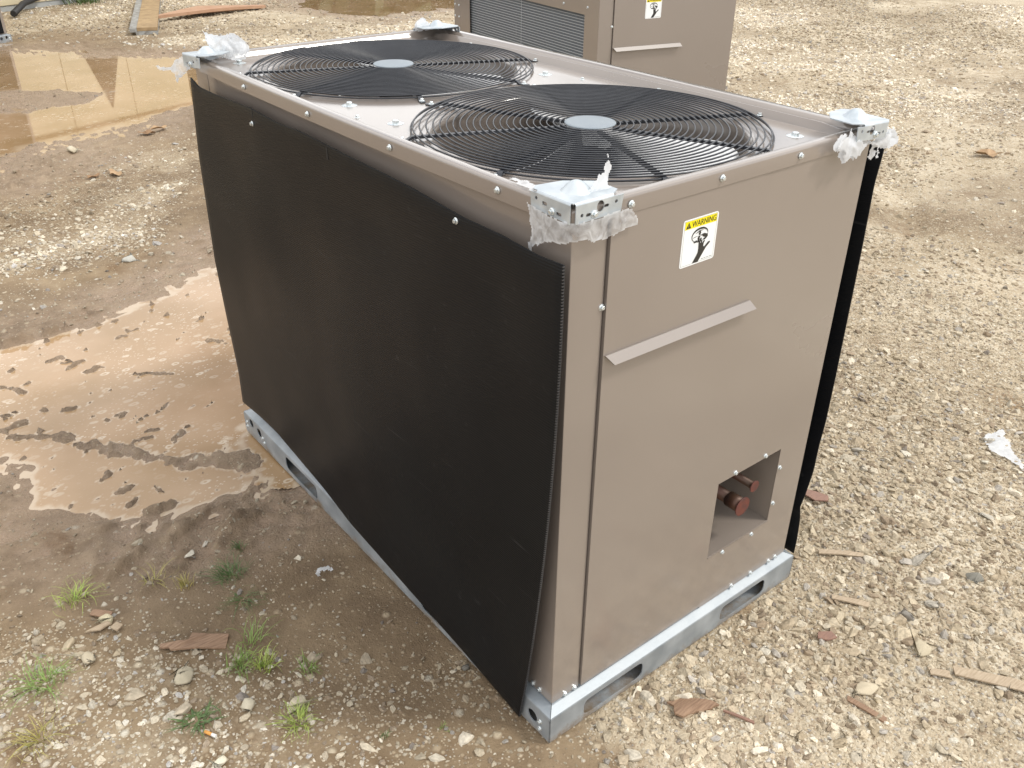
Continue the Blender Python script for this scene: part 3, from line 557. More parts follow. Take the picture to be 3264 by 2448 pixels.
def make_unit():
    root = empty('condensing_unit')
    # ---- galvanised base rails, pressed channel with slots and round holes
    def rail(mapf, length, holes, name='base_rail'):
        b = MB(); ch = .008
        outer = [(-RO, 0), (length + RO - ch, 0), (length + RO, ch), (length + RO, HR), (-RO, HR)]
        b.plate(outer, holes, .0025, mapf)
        prof = [(0, HR), (.0012, HR + .003), (RO - .002, ZC - .003), (RO + .004, ZC - .0015), (RO + .004, ZC - .004), (.0025, HR + .0005)]
        a0, a1 = -RO, length + RO; n = len(prof)
        def mit(a, w_, e): return a + w_ * (1 if e == 0 else -1)
        v = [mapf(mit(a0, w_, 0) + .0008, z, w_) for w_, z in prof] + [mapf(mit(a1, w_, 1) - .0008, z, w_) for w_, z in prof]
        b.add(v, [(i, (i + 1) % n, n + (i + 1) % n, n + i) for i in range(n)])
        # bottom lip and inner web seen through the slots
        v = [mapf(a0 + .03, .0005, .0026), mapf(a1 - .03, .0005, .0026), mapf(a1 - .05, .0030, .045), mapf(a0 + .05, .0030, .045), mapf(a1 - .05, .066, .047), mapf(a0 + .05, .066, .047)]
        b.add(v, [(0, 1, 2, 3), (3, 2, 4, 5)])
        return b.build(name, M['galv_dirty'], root, bevel=0)
    fslots = [rrect(.073, .250, .012, .058, .016), rrect(.513, .680, .012, .058, .016)]
    rf = rail(lambda u, v, w: (u, -RO + w, v), W_, fslots)
    rb = rail(lambda u, v, w: (W_ - u, L_ + RO - w, v), W_, fslots)
    lh = [rrect(.27, .46, .014, .060, .016), rrect(.99, 1.188, .014, .060, .016), circ(.034, .034, .0150), circ(1.369, .046, .0150), circ(1.424, .052, .0140)]
    rl = rail(lambda u, v, w: (-RO + w, u, v), L_, lh); rr_ = rail(lambda u, v, w: (W_ + RO - w, u, v), L_, lh)
    for y, z in ((.009, .037), (.009, .0156), (1.458, .041), (1.458, .025), (1.343, .038), (1.335, .025)): screw(rl, (-RO, y, z), 'left'); screw(rr_, (W_ + RO, y, z), 'right')
    # dark floor pan
    MB().box(.01, W_ - .01, .01, L_ - .01, .075, .078).build('base_pan', M['galv'], root)
    # ---- sheet metal skin
    ZT = H_ - .012
    def corner_post(sx, sy, wx, wy, nm='corner_post'):
        b = MB(); x0 = 0 if sx > 0 else W_; y0 = 0 if sy > 0 else L_; t = .0022
        pts = [(0, wy), (0, 0), (wx, 0), (wx, .010), (wx - t, .010), (wx - t, t), (t, t), (t, wy)]
        v = [(x0 + sx * p[0], y0 + sy * p[1], z) for z in (ZC, ZT) for p in pts]; n = len(pts)
        b.add(v, [(i, (i + 1) % n, n + (i + 1) % n, n + i) for i in range(n)] + [tuple(range(n)), tuple(range(n, 2 * n))])
        return b.build(nm, M['paint'], root, bevel=.0012)
    p0 = corner_post(1, 1, .0745, .090)
    for x in (.036, .0625): screw(p0, (x, 0, ZC + .006), 'front')
    for y in (.060, .0385): screw(p0, (0, y, ZC + .009), 'left')
    screw(p0, (0, .093, 1.04), 'left'); screw(p0, (.0715, 0, .968), 'front')
    p1 = corner_post(1, -1, .06, .075)
    for z in (.838, .898): screw(p1, (0, 1.444, z), 'left'); screw(p1, (0, 1.394, z), 'left')
    corner_post(-1, -1, .06, .075); corner_post(-1, 1, .012, .075)
    # front: proud access panel on the left, service panel with the pipe opening on the right
    YF = -.0045
    b = MB(); b.plate([(.0765, ZC + .006), (.449, ZC + .006), (.449, ZT), (.0765, ZT)], [], .0012, lambda u, v, w: (u, YF - .0012 + w, v))
    b.box(.0772, .0785, YF, .012, ZC + .006, ZT)
    ap = b.build('access_panel', M['paint'], root, bevel=.0006)
    ox0, ox1, oz0, oz1 = .4515, .6665, .2370, .4420
    b = MB(); b.plate([(.449, ZC + .001), (W_ - .001, ZC + .001), (W_ - .001, ZT), (.449, ZT)], [[(ox0, oz0), (ox1, oz0), (ox1, oz1), (ox0, oz1)]], .0012, lambda u, v, w: (u, YF + w, v))
    sp = b.build('service_panel', M['paint'], root)
    for x, z in ((.6085, .4480), (.5055, .4480), (.6745, .3870), (.6745, .2840), (.6085, .2240), (.5045, .2250)): screw(sp, (x, YF, z), 'front')
    for x, z in ((.7315, .0880), (.7050, .0885), (.6350, .0885), (.563, .0885)): screw(sp, (x, YF, z), 'front')
    # recess box behind the opening
    b = MB(); D_ = .23; e = .0012
    y0 = YF + .0013
    b.add([(ox0 - .012, y0, oz0 - e), (ox1 + e, y0, oz0 - e), (ox1 + e, D_, oz0 - e), (ox0 - .012, D_, oz0 - e)], [(0, 1, 2, 3)])
    b.add([(ox1 + e, y0, oz0 - e), (ox1 + e, y0, oz1 + .02), (ox1 + e, D_, oz1 + .02), (ox1 + e, D_, oz0 - e)], [(0, 1, 2, 3)])
    b.add([(ox0 - .012, y0, oz0 - e), (ox0 - .012, y0, oz1 + .02), (ox0 - .012, D_, oz1 + .02), (ox0 - .012, D_, oz0 - e)], [(0, 1, 2, 3)])
    b.add([(ox0 - .012, y0, oz1 + .02), (ox1 + e, y0, oz1 + .02), (ox1 + e, D_, oz1 + .02), (ox0 - .012, D_, oz1 + .02)], [(0, 1, 2, 3)])
    b.box(ox0, ox1, YF - .0018, YF + .001, oz0 - .0035, oz0 - .0008)   # rolled bottom lip
    rc = b.build('pipe_recess', M['paint_dark'], root, recalc=False)
    MB().add([(ox0 - .012, D_, oz0 - e), (ox1 + e, D_, oz0 - e), (ox1 + e, D_, oz1 + .02), (ox0 - .012, D_, oz1 + .02)], [(0, 1, 2, 3)]).build('recess_back', M['galv'], rc)
    # two capped copper stubs
    def pipe(x, z, r, y1, sleeve):
        p = MB().tube([(x, D_, z), (x, y1 + sleeve, z)], r * .82, 20).tube([(x, y1 + sleeve, z), (x, y1, z)], r, 20).build('copper_pipe', M['copper'], root)
        p['label'] = 'thick copper pipe stub' if r > .013 else 'thin copper pipe stub'
        MB().tube([(x, y1, z), (x, y1 - .0015, z), (x, y1 - .004, z)], [r * 1.0, r * 1.28, r * 1.28], 20).build('pipe_cap', M['redcap'], p)
    pipe(.602, .361, .0115, .008, .0)
    pipe(.556, .3305, .0185, .0, .035)
    # bent drip strip across the access panel
    b = MB(); A = Vector((.078, YF - .0015, .8800)); Bv = Vector((.4525, YF - .0015, .8745)); dz = .0165
    v = []
    for P_ in (A, Bv): v += [P_, P_ + Vector((.001, -.0035, .0005)), P_ + Vector((.010 if P_ is A else .006, -.0175, -dz + .003)), P_ + Vector((.010 if P_ is A else .006, -.0155, -dz + .0015))]
    b.add(v, [(0, 1, 5, 4), (1, 2, 6, 5), (2, 3, 7, 6), (3, 0, 4, 7), (0, 3, 2, 1), (4, 5, 6, 7)]); b.build('drip_strip', M['paint'], root)
    # warning label
    lx0, lx1, lz0, lz1 = .2430, .3310, .9910, 1.0760; yl = YF - .0012
    lz0 -= .0; wl = lx1 - lx0; hl = .0858
    y1 = yl - .0006
    lab = MB().plate(rrect(lx0, lx1, lz0, lz1, .005), [], .0005, lambda u, v, w: (u, y1 + w, v)).build('warning_label', M['white'], ap)
    def flat(name, pts, m_, lift, holes=()):
        return MB().plate(pts, list(holes), .0001, lambda u, v, w: (lx0 + u * wl, y1 - lift + w, lz0 + v * (lz1 - lz0)))
    yb = flat('', [(.05, .80), (.95, .80), (.95, .965), (.05, .965)], None, .00025); yb.build('yellow_band', M['yellow'], ap).parent = ap
    b = flat('', [(.035, .03), (.965, .03), (.965, .975), (.035, .975)], None, .0002, holes=[[(.042, .037), (.958, .037), (.958, .968), (.042, .968)]]); b.build('border_line', M['gline'], ap)
    # text
    def text(s, x, z, size, mtl, nm):
        cu = bpy.data.curves.new(nm, 'FONT'); cu.body = s; cu.size = size; cu.extrude = .00004; to = bpy.data.objects.new(nm, cu); C.objects.link(to); bpy.context.view_layer.update()
        me = bpy.data.meshes.new_from_object(to.evaluated_get(bpy.context.evaluated_depsgraph_get())); bpy.data.objects.remove(to); me.materials.clear(); me.materials.append(mtl)
        xs_ = [v.co.x for v in me.vertices]; wd = max(xs_) - min(xs_)
        o = inst(nm, me, ap, (x, y1 - .0006, z), (R(90), 0, 0)); return o, wd
    to, wd = text('WARNING', lx0 + .24 * wl, lz0 + .825 * (lz1 - lz0), .0145, M['ink'], 'warning_text'); k = .69 * wl / wd; to.scale = (k, 1, 1)
    fp = MB()
    for a_, c_ in ((.62, .68), (.70, .74), (.76, .83), (.85, .93)): fp.plate([(a_, .062), (c_, .062), (c_, .078), (a_, .078)], [], .0001, lambda u, v, w: (lx0 + u * wl, y1 - .0004 + w, lz0 + v * (lz1 - lz0)))
    fp.build('small_print', M['gline'], ap)
    # hazard triangle
    flat('', [(.075, .82), (.215, .82), (.145, .945)], None, .0006, holes=[[(.135, .855), (.155, .855), (.150, .912), (.140, .912)], [(.137, .832), (.153, .832), (.153, .845), (.137, .845)]]).build('hazard_triangle', M['ink'], ap)
    # fan, severed fingers and arm pictogram
    pg = MB()
    def shp(pts, holes=()):
        pg.plate(pts, list(holes), .0001, lambda u, v, w: (lx0 + u * wl, y1 - .0006 + w, lz0 + v * (lz1 - lz0)))
    def ell(cx, cy, rx, ry, a0=0, a1=360, n=36): return [(cx + rx * math.cos(R(a0 + (a1 - a0) * i / n)), cy + ry * math.sin(R(a0 + (a1 - a0) * i / n))) for i in range(n + (a1 - a0 < 360))]
    shp(ell(.50, .615, .235, .155), holes=[ell(.505, .602, .222, .128)])
    shp([(.50, .60), (.62, .625), (.73, .585), (.70, .53), (.62, .545), (.56, .59)]); shp([(.50, .60), (.46, .64), (.50, .70), (.53, .66), (.515, .63)])
    shp([(.36, .66), (.48, .71), (.60, .705), (.52, .692), (.42, .668)]); shp([(.47, .60), (.44, .55), (.47, .52), (.50, .545), (.52, .585)])
    shp([(.28, .57), (.36, .60), (.47, .603), (.36, .588)]); shp([(.33, .49), (.42, .52), (.44, .475), (.37, .465)]); shp([(.60, .50), (.70, .55), (.73, .59), (.735, .53), (.66, .475)])
    for a, b_ in ((.445, .50), (.515, .56)): shp([(a, .47), (b_, .462), (b_ + .008, .535), (a + .012, .545)])
    shp([(.36, .04), (.52, .03), (.66, .22), (.72, .30), (.83, .385), (.81, .415), (.77, .405), (.665, .325), (.635, .345), (.64, .405), (.67, .455), (.65, .47), (.625, .455), (.60, .415), (.595, .418), (.588, .475), (.562, .478), (.555, .425), (.545, .425), (.51, .485), (.485, .482), (.492, .41), (.50, .32), (.495, .24), (.46, .18)])
    pg.build('hand_and_fan_symbol', M['ink'], ap)
    # ---- long sides: frame with coil window, both long faces; plain sheet at the back
    WIN = rrect(.115, 1.262, .155, 1.008, .006, 2)
    for side in (0, 1):
        f = (lambda u, v, w: (w + .0008, u, v)) if side == 0 else (lambda u, v, w: (W_ - .0008 - w, u, v))
        fr = MB().plate([(.088, ZC + .001), (1.383, ZC + .001), (1.383, ZT), (.088, ZT)], [WIN], .0016, f).build('side_frame', M['paint'], root)
        for y, z in ((.292, 1.035), (.84, 1.035)): screw(fr, f(y, z, -.001), 'left' if side == 0 else 'right')
        xo = .014 if side == 0 else W_ - .014; s = 1 if side == 0 else -1
        co = MB().box(min(xo, xo + s * .03), max(xo, xo + s * .03), .10, 1.28, .13, 1.03).build('coil', M['coil'], root)
        g = MB()
        xw = xo - s * .004
        for i in range(69): z = .158 + i * .0125; g.tube([(xw, .105, z), (xw, 1.272, z)], .0011, 4, caps=False)
        for i in range(1): y = .70; g.tube([(xw - s * .0015, y, .14), (xw - s * .0015, y, 1.02)], .0008, 4, caps=False)
        g.build('coil_guard', M['guardwire'], root)
    MB().plate([(.0605, ZC), (W_ - .0605, ZC), (W_ - .0605, ZT), (.0605, ZT)], [], .0016, lambda u, v, w: (u, L_ + .0005 - w, v)).build('back_panel', M['paint'], root)
    # ---- lid
    ZS = H_ - .0205
    fx = .3775; fy = (.3705, 1.1000)
    OV = .0062
    lid = MB()
    # rim profile: distance inwards from the outer face, height
    def rim(side):
        out = [(-OV + .0012, H_ - FL), (-OV, H_ - FL), (-OV, H_ - .007), (-OV + .0015, H_ - .0025), (-OV + .005, H_), (.010, H_ - .0002)]
        if side == 1: out += [(.022, H_ - .0005), (.026, H_ - .009), (.031, H_ - .0105), (.035, H_ - .0045), (.041, H_ - .0045), (.046, ZS + .0012), (.052, ZS)]
        else: out += [(.0125, H_ - .0016), (.0165, H_ - .006), (.0205, ZS + .0075), (.0245, ZS + .0025), (.028, ZS + .0005), (.030, ZS), (.033, ZS)]
        return out
    def bow(t): return .013 * math.sin(math.pi * t) ** .8
    NS = 24; rows = []; corners = [(0, 0), (W_, 0), (W_, L_), (0, L_)]   # sides: 0 front, 1 right, 2 back, 3 left
    for sd in range(4):
        pr = rim(sd); ax = corners[sd]; bx = corners[(sd + 1) % 4]; pv = rim((sd - 1) % 4); px_ = rim((sd + 1) % 4)
        d = Vector((bx[0] - ax[0], bx[1] - ax[1])); ln = d.length; d.normalize(); nrm = Vector((-d.y, d.x))
        for i in range(NS):
            t = i / NS; col = []
            for j, (q, z) in enumerate(pr):
                # mitre: at t=0 the inset along the side equals the previous side's profile
                a = pv[j][0]; c = px_[j][0]; s_ = a + (ln - a - c) * t
                if i == 0: z = (z + pv[j][1]) / 2 if abs(z - pv[j][1]) > 1e-6 else z
                bw = bow(t) * (1 if sd in (1, 3) else .6 if sd == 2 else .15) * max(0, 1 - j / 14)
                p = Vector(ax) + d * s_ + nrm * (q - bw); col.append((p.x, p.y, z))
            rows.append(col)
    nr = len(rows); nc = len(rows[0])
    lid.add([v for c_ in rows for v in c_], [(i * nc + j, ((i + 1) % nr) * nc + j, ((i + 1) % nr) * nc + j + 1, i * nc + j + 1) for i in range(nr) for j in range(nc - 1)], True)
    inner = [(c_[-1][0], c_[-1][1]) for c_ in rows]
    RH = .340
    # top sheet is split down between the openings' outlines; holes touch the rim closely so clamp the hole radius
    holes = [circ(fx, y, RH - .022, 72) for y in fy]
    flatv = inner + holes[0] + holes[1]
    tris = tessellate_polygon([[Vector((p[0], p[1], 0)) for p in l] for l in [inner] + holes])
    lid.add([(p[0], p[1], ZS) for p in flatv], [tuple(t_) for t_ in tris])
    lo = lid.build('lid', M['paint'], root, recalc=True); lo.modifiers.new('wn', 'WEIGHTED_NORMAL').weight = 80
    bpy.context.view_layer.update()
    for y, z in ((1.116, 1.1313), (.7955, 1.1325), (.4776, 1.134), (.1646, 1.135)): screw(lo, (-OV - bow(y / L_) - .0006, y, z), 'left'); screw(lo, (W_ + OV + bow(y / L_) + .0006, y, z), 'right')
    for x in (.1124, .325, .5382): screw(lo, (x, -OV - .0028, 1.1340), 'front'); screw(lo, (x, L_ + OV + .009, 1.134), 'back')
    for x, y in ((.105, .8394), (.103, .6503), (.6513, .8335), (.6465, .6446), (.6693, .1077), (.107, 1.4123)): screw(lo, (x - .012, y - .018, ZS), 'top', BOLT, 'washer_bolt')
    for x, y in ((.0642, .7367), (.6836, .7338)): screw(lo, (x - .010, y - .016, ZS), 'top')
    # ---- fans: orifice, guard, blades, motor
    A45 = [R(22.5 + 45 * k) for k in range(8)]
    for fi, y in enumerate(fy):
        orf = MB().lathe([(RH - .022, .0002), (RH - .026, -.0008), (RH - .031, -.004), (RH - .035, -.010), (RH - .036, -.020), (RH - .037, -.06), (RH - .037, -.16), (RH - .034, -.165)], (fx, y, ZS), 72).build('fan_orifice', M['paint'], root, recalc=False)
        # guard
        gd = MB().lathe([(0, .0012), (.046, .0012), (.0505, .0004), (.0515, -.0015), (.049, -.003)], (fx, y, ZS + .0125), 40).build('fan_guard', M['hub'], root)
        for k in range(23):
            rk = .0595 + k * (.3490 - .0595) / 22
            ring = MB().tube([(fx + rk * math.cos(2 * math.pi * i / 72), y + rk * math.sin(2 * math.pi * i / 72), ZS + .0105) for i in range(72)], .00165, 6, closed=True).build('guard_ring', M['black_metal'], gd, recalc=False)
        MB().tube([(fx + .3530 * math.cos(2 * math.pi * i / 72), y + .3530 * math.sin(2 * math.pi * i / 72), ZS + .0055) for i in range(72)], .0018, 6, closed=True).build('guard_ring', M['black_metal'], gd, recalc=False)
        for a in A45:
            c_, s_ = math.cos(a), math.sin(a); nx_, ny_ = -s_, c_
            def pt(r_, o_, z): return (fx + c_ * r_ + nx_ * o_, y + s_ * r_ + ny_ * o_, ZS + z)
            b = MB(); hw = .0045
            st = [(.05, .0035, .0088, hw), (.356, .0035, .0088, hw), (.361, .0006, .0060, hw + .001), (.366, .0004, .0026, .0065), (.384, .0004, .0026, .0068), (.388, .0004, .0026, .004)]
            v = []
            for r_, z0, z1, h_ in st: v += [pt(r_, -h_, z0), pt(r_, h_, z0), pt(r_, h_, z1), pt(r_, -h_, z1)]
            b.add(v, [(i * 4 + j, i * 4 + (j + 1) % 4, i * 4 + 4 + (j + 1) % 4, i * 4 + 4 + j) for i in range(len(st) - 1) for j in range(4)] + [(0, 1, 2, 3), tuple(len(v) - 4 + j for j in range(4))])
            arm = b.build('guard_arm', M['black_metal'], gd)
            screw(gd, pt(.375, 0, .0030), 'top')
        # fan wheel
        fan = MB().lathe([(0, .01), (.035, .01), (.05, 0), (.05, -.03), (0, -.03)], (fx, y, ZS - .055), 32).build('fan', M['motor'], root)
        for k in range(3):
            a0 = R((-62, 58, 178)[k] + (8 if fi else 0)); b = MB(); nu, nv = 10, 10; v = []
            for i in range(nu + 1):
                rr2 = .045 + (.302 - .045) * i / nu; wdt = R(26 + 28 * math.sin(math.pi * min(1, i / nu * .95) * .62))
                for j in range(nv + 1):
                    q = j / nv * 2 - 1; rnd = 1 - .10 * abs(q) ** 4 * (i / nu)
                    aa = a0 + q * wdt * .5 - .25 * (i / nu) ** 2 * .6
                    v.append((fx + rr2 * rnd * math.cos(aa), y + rr2 * rnd * math.sin(aa), ZS - .060 + q * .038 * (1 - .25 * i / nu) + .012 * (q * q)))
            b.add(v, [(i * (nv + 1) + j, i * (nv + 1) + j + 1, (i + 1) * (nv + 1) + j + 1, (i + 1) * (nv + 1) + j) for i in range(nu) for j in range(nv)], True)
            bo = b.build('fan_blade', M['blade'], fan)
            s_ = bo.modifiers.new('s', 'SOLIDIFY'); s_.thickness = .0015
        MB().lathe([(0, 0), (.065, 0), (.07, -.01), (.07, -.15), (0, -.15)], (fx, y, ZS - .12), 28).build('fan_motor', M['motor'], root)
        mb = MB()
        for a in (R(20), R(140), R(260)): mb.tube([(fx + .06 * math.cos(a), y + .06 * math.sin(a), ZS - .13), (fx + .31 * math.cos(a), y + .31 * math.sin(a), ZS - .11)], .006, 6)
        mb.build('motor_bracket', M['motor'], root)
    # dividing plate inside, between the coils and fan deck
    MB().box(.05, W_ - .05, L_ / 2 + .003, L_ / 2 + .006, .10, ZS - .11).build('inner_divider', M['galv'], root)
    # ---- galvanised corner brackets with a pressed dome
    def bracket(sx, sy, tilt, turn, dz, shift=(0, 0)):
        b = MB(); S_ = .100; t = .0018; zt = .0065; e = .0
        b.plate([(0, 0), (S_ * .80, 0), (S_, .012), (S_, S_ * .6), (S_ * .75, S_ * .80), (S_ * .6, S_ * .92), (.012, S_), (0, S_ * .9)], [circ(.045, .043, .0235, 28)], -t, lambda u, v, w: (u, v, zt + w * 1))
        b.lathe([(.0245, 0), (.0215, .0022), (.017, .0075), (.010, .0135), (.005, .0155), (0, .016)], (.045, .043, zt - t * 0), 28)
        fz = -.026
        b.plate([(.004, zt - .004), (.004, fz), (S_ * .96, fz + .002), (S_, zt - .004)], [circ(.016, -.014, .0030, 10), rrect(.024, .034, -.018, -.013, .0024, 3), rrect(.060, .070, -.011, -.006, .0024, 3), circ(.053, -.007, .0075, 18, .0088), circ(.085, -.006, .003, 10)], t, lambda u, v, w: (u, -.0025 + w, v))
        b.plate([(.004, zt - .004), (.004, fz), (S_ * .92, fz + .004), (S_ * .94, zt - .004)], [rrect(.022, .034, -.019, -.014, .0024, 3), rrect(.055, .066, -.012, -.006, .0024, 3), circ(.080, -.005, .003, 10)], t, lambda u, v, w: (-.0025 + w, u, v))
        # rolled edge joining plate and flanges
        for ax_ in (0, 1):
            prof = [(-.0025, zt - .004), (-.0018, zt - .0015), (0, zt)]; v = []
            for s0 in (.003, S_ * .80): v += [((s0, q, z) if ax_ == 0 else (q, s0, z)) for q, z in prof]
            b.add(v, [(0, 1, 4, 3), (1, 2, 5, 4)], True)
        me = b.mesh('corner_bracket', M['galv'])
        x0 = 0 if sx > 0 else W_; y0 = 0 if sy > 0 else L_
        o = inst('corner_bracket', me, root, (x0 - sx * .0085 + shift[0], y0 - sy * .0095 + shift[1], H_ + dz), (tilt[0], tilt[1], turn), (sx, sy, 1))
        screw(o, (.040, -.003, -.0165), 'front'); screw(o, (-.003, .043, -.0165), 'left')
        return o
    bk = [bracket(1, 1, (0, 0), 0, .003), bracket(-1, 1, (R(1.0), R(2)), R(-2), .013, (-.012, -.026)), bracket(1, -1, (R(-2), R(2)), R(5), .008, (-.028, -.036)), bracket(-1, -1, (R(-2), R(-2)), R(-2), .008, (-.016, -.024))]
    return root
def coil_mat():
    m = mat('condenser_fins', (.11, .125, .14), .45, .35); t = m.node_tree; L = t.links.new
    tc = N(t, 'ShaderNodeTexCoord'); wv = N(t, 'ShaderNodeTexWave', wave_type='BANDS', bands_direction='Y'); wv.inputs['Scale'].default_value = 160; L(tc.outputs['Object'], wv.inputs['Vector'])
    n = N(t, 'ShaderNodeTexNoise'); n.inputs['Scale'].default_value = 7; n.inputs['Detail'].default_value = 8; L(tc.outputs['Object'], n.inputs['Vector'])
    mp = N(t, 'ShaderNodeMapping'); mp.inputs['Scale'].default_value = (1, 40, 2.5); L(tc.outputs['Object'], mp.inputs[0])
    n2 = N(t, 'ShaderNodeTexNoise'); n2.inputs['Scale'].default_value = 1.6; n2.inputs['Detail'].default_value = 2; L(mp.outputs[0], n2.inputs['Vector'])
    r = N(t, 'ShaderNodeValToRGB'); r.color_ramp.elements[0].color = (.07, .085, .10, 1); r.color_ramp.elements[1].color = (.17, .19, .21, 1); L(wv.outputs['Fac'], r.inputs[0])
    r2 = N(t, 'ShaderNodeValToRGB'); r2.color_ramp.elements[0].position = .70; r2.color_ramp.elements[1].position = .76; L(n2.outputs['Fac'], r2.inputs[0])
    mx = N(t, 'ShaderNodeMixRGB'); L(r2.outputs[0], mx.inputs[0]); L(r.outputs[0], mx.inputs[1]); mx.inputs[2].default_value = (.35, .37, .38, 1); L(mx.outputs[0], P(m).inputs['Base Color'])
    bp = N(t, 'ShaderNodeBump'); bp.inputs['Strength'].default_value = .5; bp.inputs['Distance'].default_value = .002; L(wv.outputs['Fac'], bp.inputs['Height']); L(bp.outputs[0], P(m).inputs['Normal'])
    return m
M['coil'] = coil_mat(); M['guardwire'] = mat('guard_wire', (.60, .62, .63), .4, .4)

unit = make_unit()
tag(unit, 'large brown condensing unit in the foreground with a long black plastic cover', 'air conditioner', 'condensing units standing on the yard')

def copy_tree(o, parent=None, skip=()):
    if o.name.split('.')[0] in skip: return None
    c = o.copy(); C.objects.link(c)
    if parent is not None: c.parent = parent
    for ch in list(o.children): copy_tree(ch, c, skip)
    return c
# second unit behind, coil side bare
unit2 = copy_tree(unit, skip=('corner_bracket',)); unit2.location = (2.025, 2.084, -.012); unit2.rotation_euler = (0, 0, -.1657)
tag(unit2, 'brown condensing unit behind the foreground one, with its finned coil bare', 'air conditioner', 'condensing units standing on the yard')

# ---- black corrugated plastic covers (parts of the unit they are screwed to)
def cover(root, corners, top, bottom, left, right, xf, name='plastic_cover', ns=70, nt=48, holes=()):
    """sheet bounded by polylines in (y,z); xf gives how far it stands off"""
    def samp(pl, t):
        q = np.array(pl); d = np.concatenate([[0], np.cumsum(np.hypot(*np.diff(q, axis=0).T))]); d /= d[-1]
        return np.stack([np.interp(t, d, q[:, 0]), np.interp(t, d, q[:, 1])], -1)
    s = np.linspace(0, 1, ns + 1); t = np.linspace(0, 1, nt + 1)
    T, B, Lf, Rt = samp(top, s), samp(bottom, s), samp(left, t), samp(right, t)   # s: left->right, t: top->bottom
    v = []
    for i in range(ns + 1):
        for j in range(nt + 1):
            p = (1 - t[j]) * T[i] + t[j] * B[i] + (1 - s[i]) * Lf[j] + s[i] * Rt[j] - ((1 - s[i]) * (1 - t[j]) * T[0] + s[i] * (1 - t[j]) * T[-1] + (1 - s[i]) * t[j] * B[0] + s[i] * t[j] * B[-1])
            v.append((xf(p[0], p[1]), p[0], p[1]))
    b = MB(); b.add(v, [(i * (nt + 1) + j, (i + 1) * (nt + 1) + j, (i + 1) * (nt + 1) + j + 1, i * (nt + 1) + j + 1) for i in range(ns) for j in range(nt)], True)
    o = b.build(name, M['cover'], root); m_ = o.modifiers.new('s', 'SOLIDIFY'); m_.thickness = .0042; m_.offset = 0; o.modifiers.new('wn', 'WEIGHTED_NORMAL').weight = 80
    return o
def xl(y, z):
    e = float(sstep(0, .18, y + .01) * sstep(1.46, 1.25, y) * sstep(.03, .2, z) * sstep(1.08, .95, z))
    return -.0300 + e * (.004 + .012 * (float(fbm(np.array([y]), np.array([z * .8]), 3.1, 2, 5)[0]) - .5))
TOPL = [(1.415,1.105),(1.369,1.090),(1.277,1.0895),(1.18,1.0925),(1.064,1.0965),(.98,1.0925),(.914,1.090),(.834,1.0945),(.73,1.092),(.629,1.089),(.5,1.087),(.375,1.083),(.235,1.0735),(.135,1.0745),(.038,1.069),(-.018,1.073)]
BOTL = [(1.440,.128),(1.32,.137),(1.195,.138),(1.05,.118),(.921,.102),(.782,.072),(.465,.046),(.274,.029),(.066,.004)]
LEFL = [(1.415,1.105),(1.450,.905),(1.469,.593),(1.452,.408),(1.432,.243),(1.440,.128)]
RIGL = [(-.018,1.073),(-.019,.937),(-.013,.715),(.001,.555),(.019,.325),(.043,.163),(.066,.004)]
_q = np.array(RIGL); _c = np.polyfit(_q[:, 1], _q[:, 0], 3); RIGL = [(float(np.polyval(_c, z)), float(z)) for z in np.linspace(1.073, .004, 14)]; RIGL[0] = TOPL[-1]; RIGL[-1] = BOTL[-1]
cv = cover(unit, None, TOPL, BOTL, LEFL, RIGL, xl)
cv['label'] = 'long black corrugated plastic cover'
for y, z in ((1.058, 1.062), (.253, 1.063)): screw(cv, (xl(y, z) - .0028, y, z), 'left')
# cut slots near the top edge and the open flute ends along the near edge
sl = MB()
for y, z, h_ in ((1.052, 1.088, .012), (.700, 1.075, .013), (.786, .086, .010)):
    x = xl(y, z) - .0026; sl.plate([(y - .0028, z - h_), (y + .0028, z - h_), (y + .0022, z + h_), (y - .0022, z + h_)], [], .0004, lambda u, v, w, x=x: (x + w, u, v))
sl.build('slot', M['dark'], cv)
fl = MB()
q = np.array(RIGL); d = np.concatenate([[0], np.cumsum(np.hypot(*np.diff(q, axis=0).T))]); nfl = int(d[-1] / .0052)
for i in range(nfl):
    a = (i + .5) / nfl * d[-1]; y = float(np.interp(a, d, q[:, 0])); z = float(np.interp(a, d, q[:, 1])); x = xl(y, z)
    fl.box(x - .0023, x + .0022, y - .0009, y + .001, z - .0011, z + .0011)
fo = fl.build('flute_end', mat('black_plastic_edge', (.05, .05, .052), .4), cv); fo['kind'] = 'stuff'
# right hand cover, bowed away from the cabinet at its near edge
RZ = [1.0931, 1.0218, 0.9513, 0.861, 0.5698, 0.4417, 0.3811, 0.2986, 0.2245, 0.2104, 0.1596, 0.0897, 0.048]; RX = [0.8349, 0.8266, 0.8303, 0.8341, 0.8417, 0.8423, 0.8361, 0.8354, 0.8192, 0.8081, 0.8217, 0.8282, 0.828]
def xr(y, z):
    e = float(np.interp(z, RZ[::-1], RX[::-1])); k = float(sstep(.42, 0, y)) ; return .779 + (e - .779) * k
rcv = cover(unit, None, [(1.42, 1.10), (0.0, 1.10)], [(1.42, .092), (0.0, .044)], [(1.42, 1.10), (1.42, .092)], [(0.0, 1.10), (0.0, .044)], xr, ns=50, nt=60)
rcv['label'] = 'black plastic cover bowed away on the right side'

# third unit at the upper left, only a corner of its cover and rail in view
unit3 = copy_tree(unit); unit3.rotation_euler = (0, 0, R(-68.3)); unit3.location = (-.575, 9.735, -.015)
tag(unit3, 'condensing unit cut off by the upper left edge, black cover above a galvanised rail', 'air conditioner', 'condensing units standing on the yard')

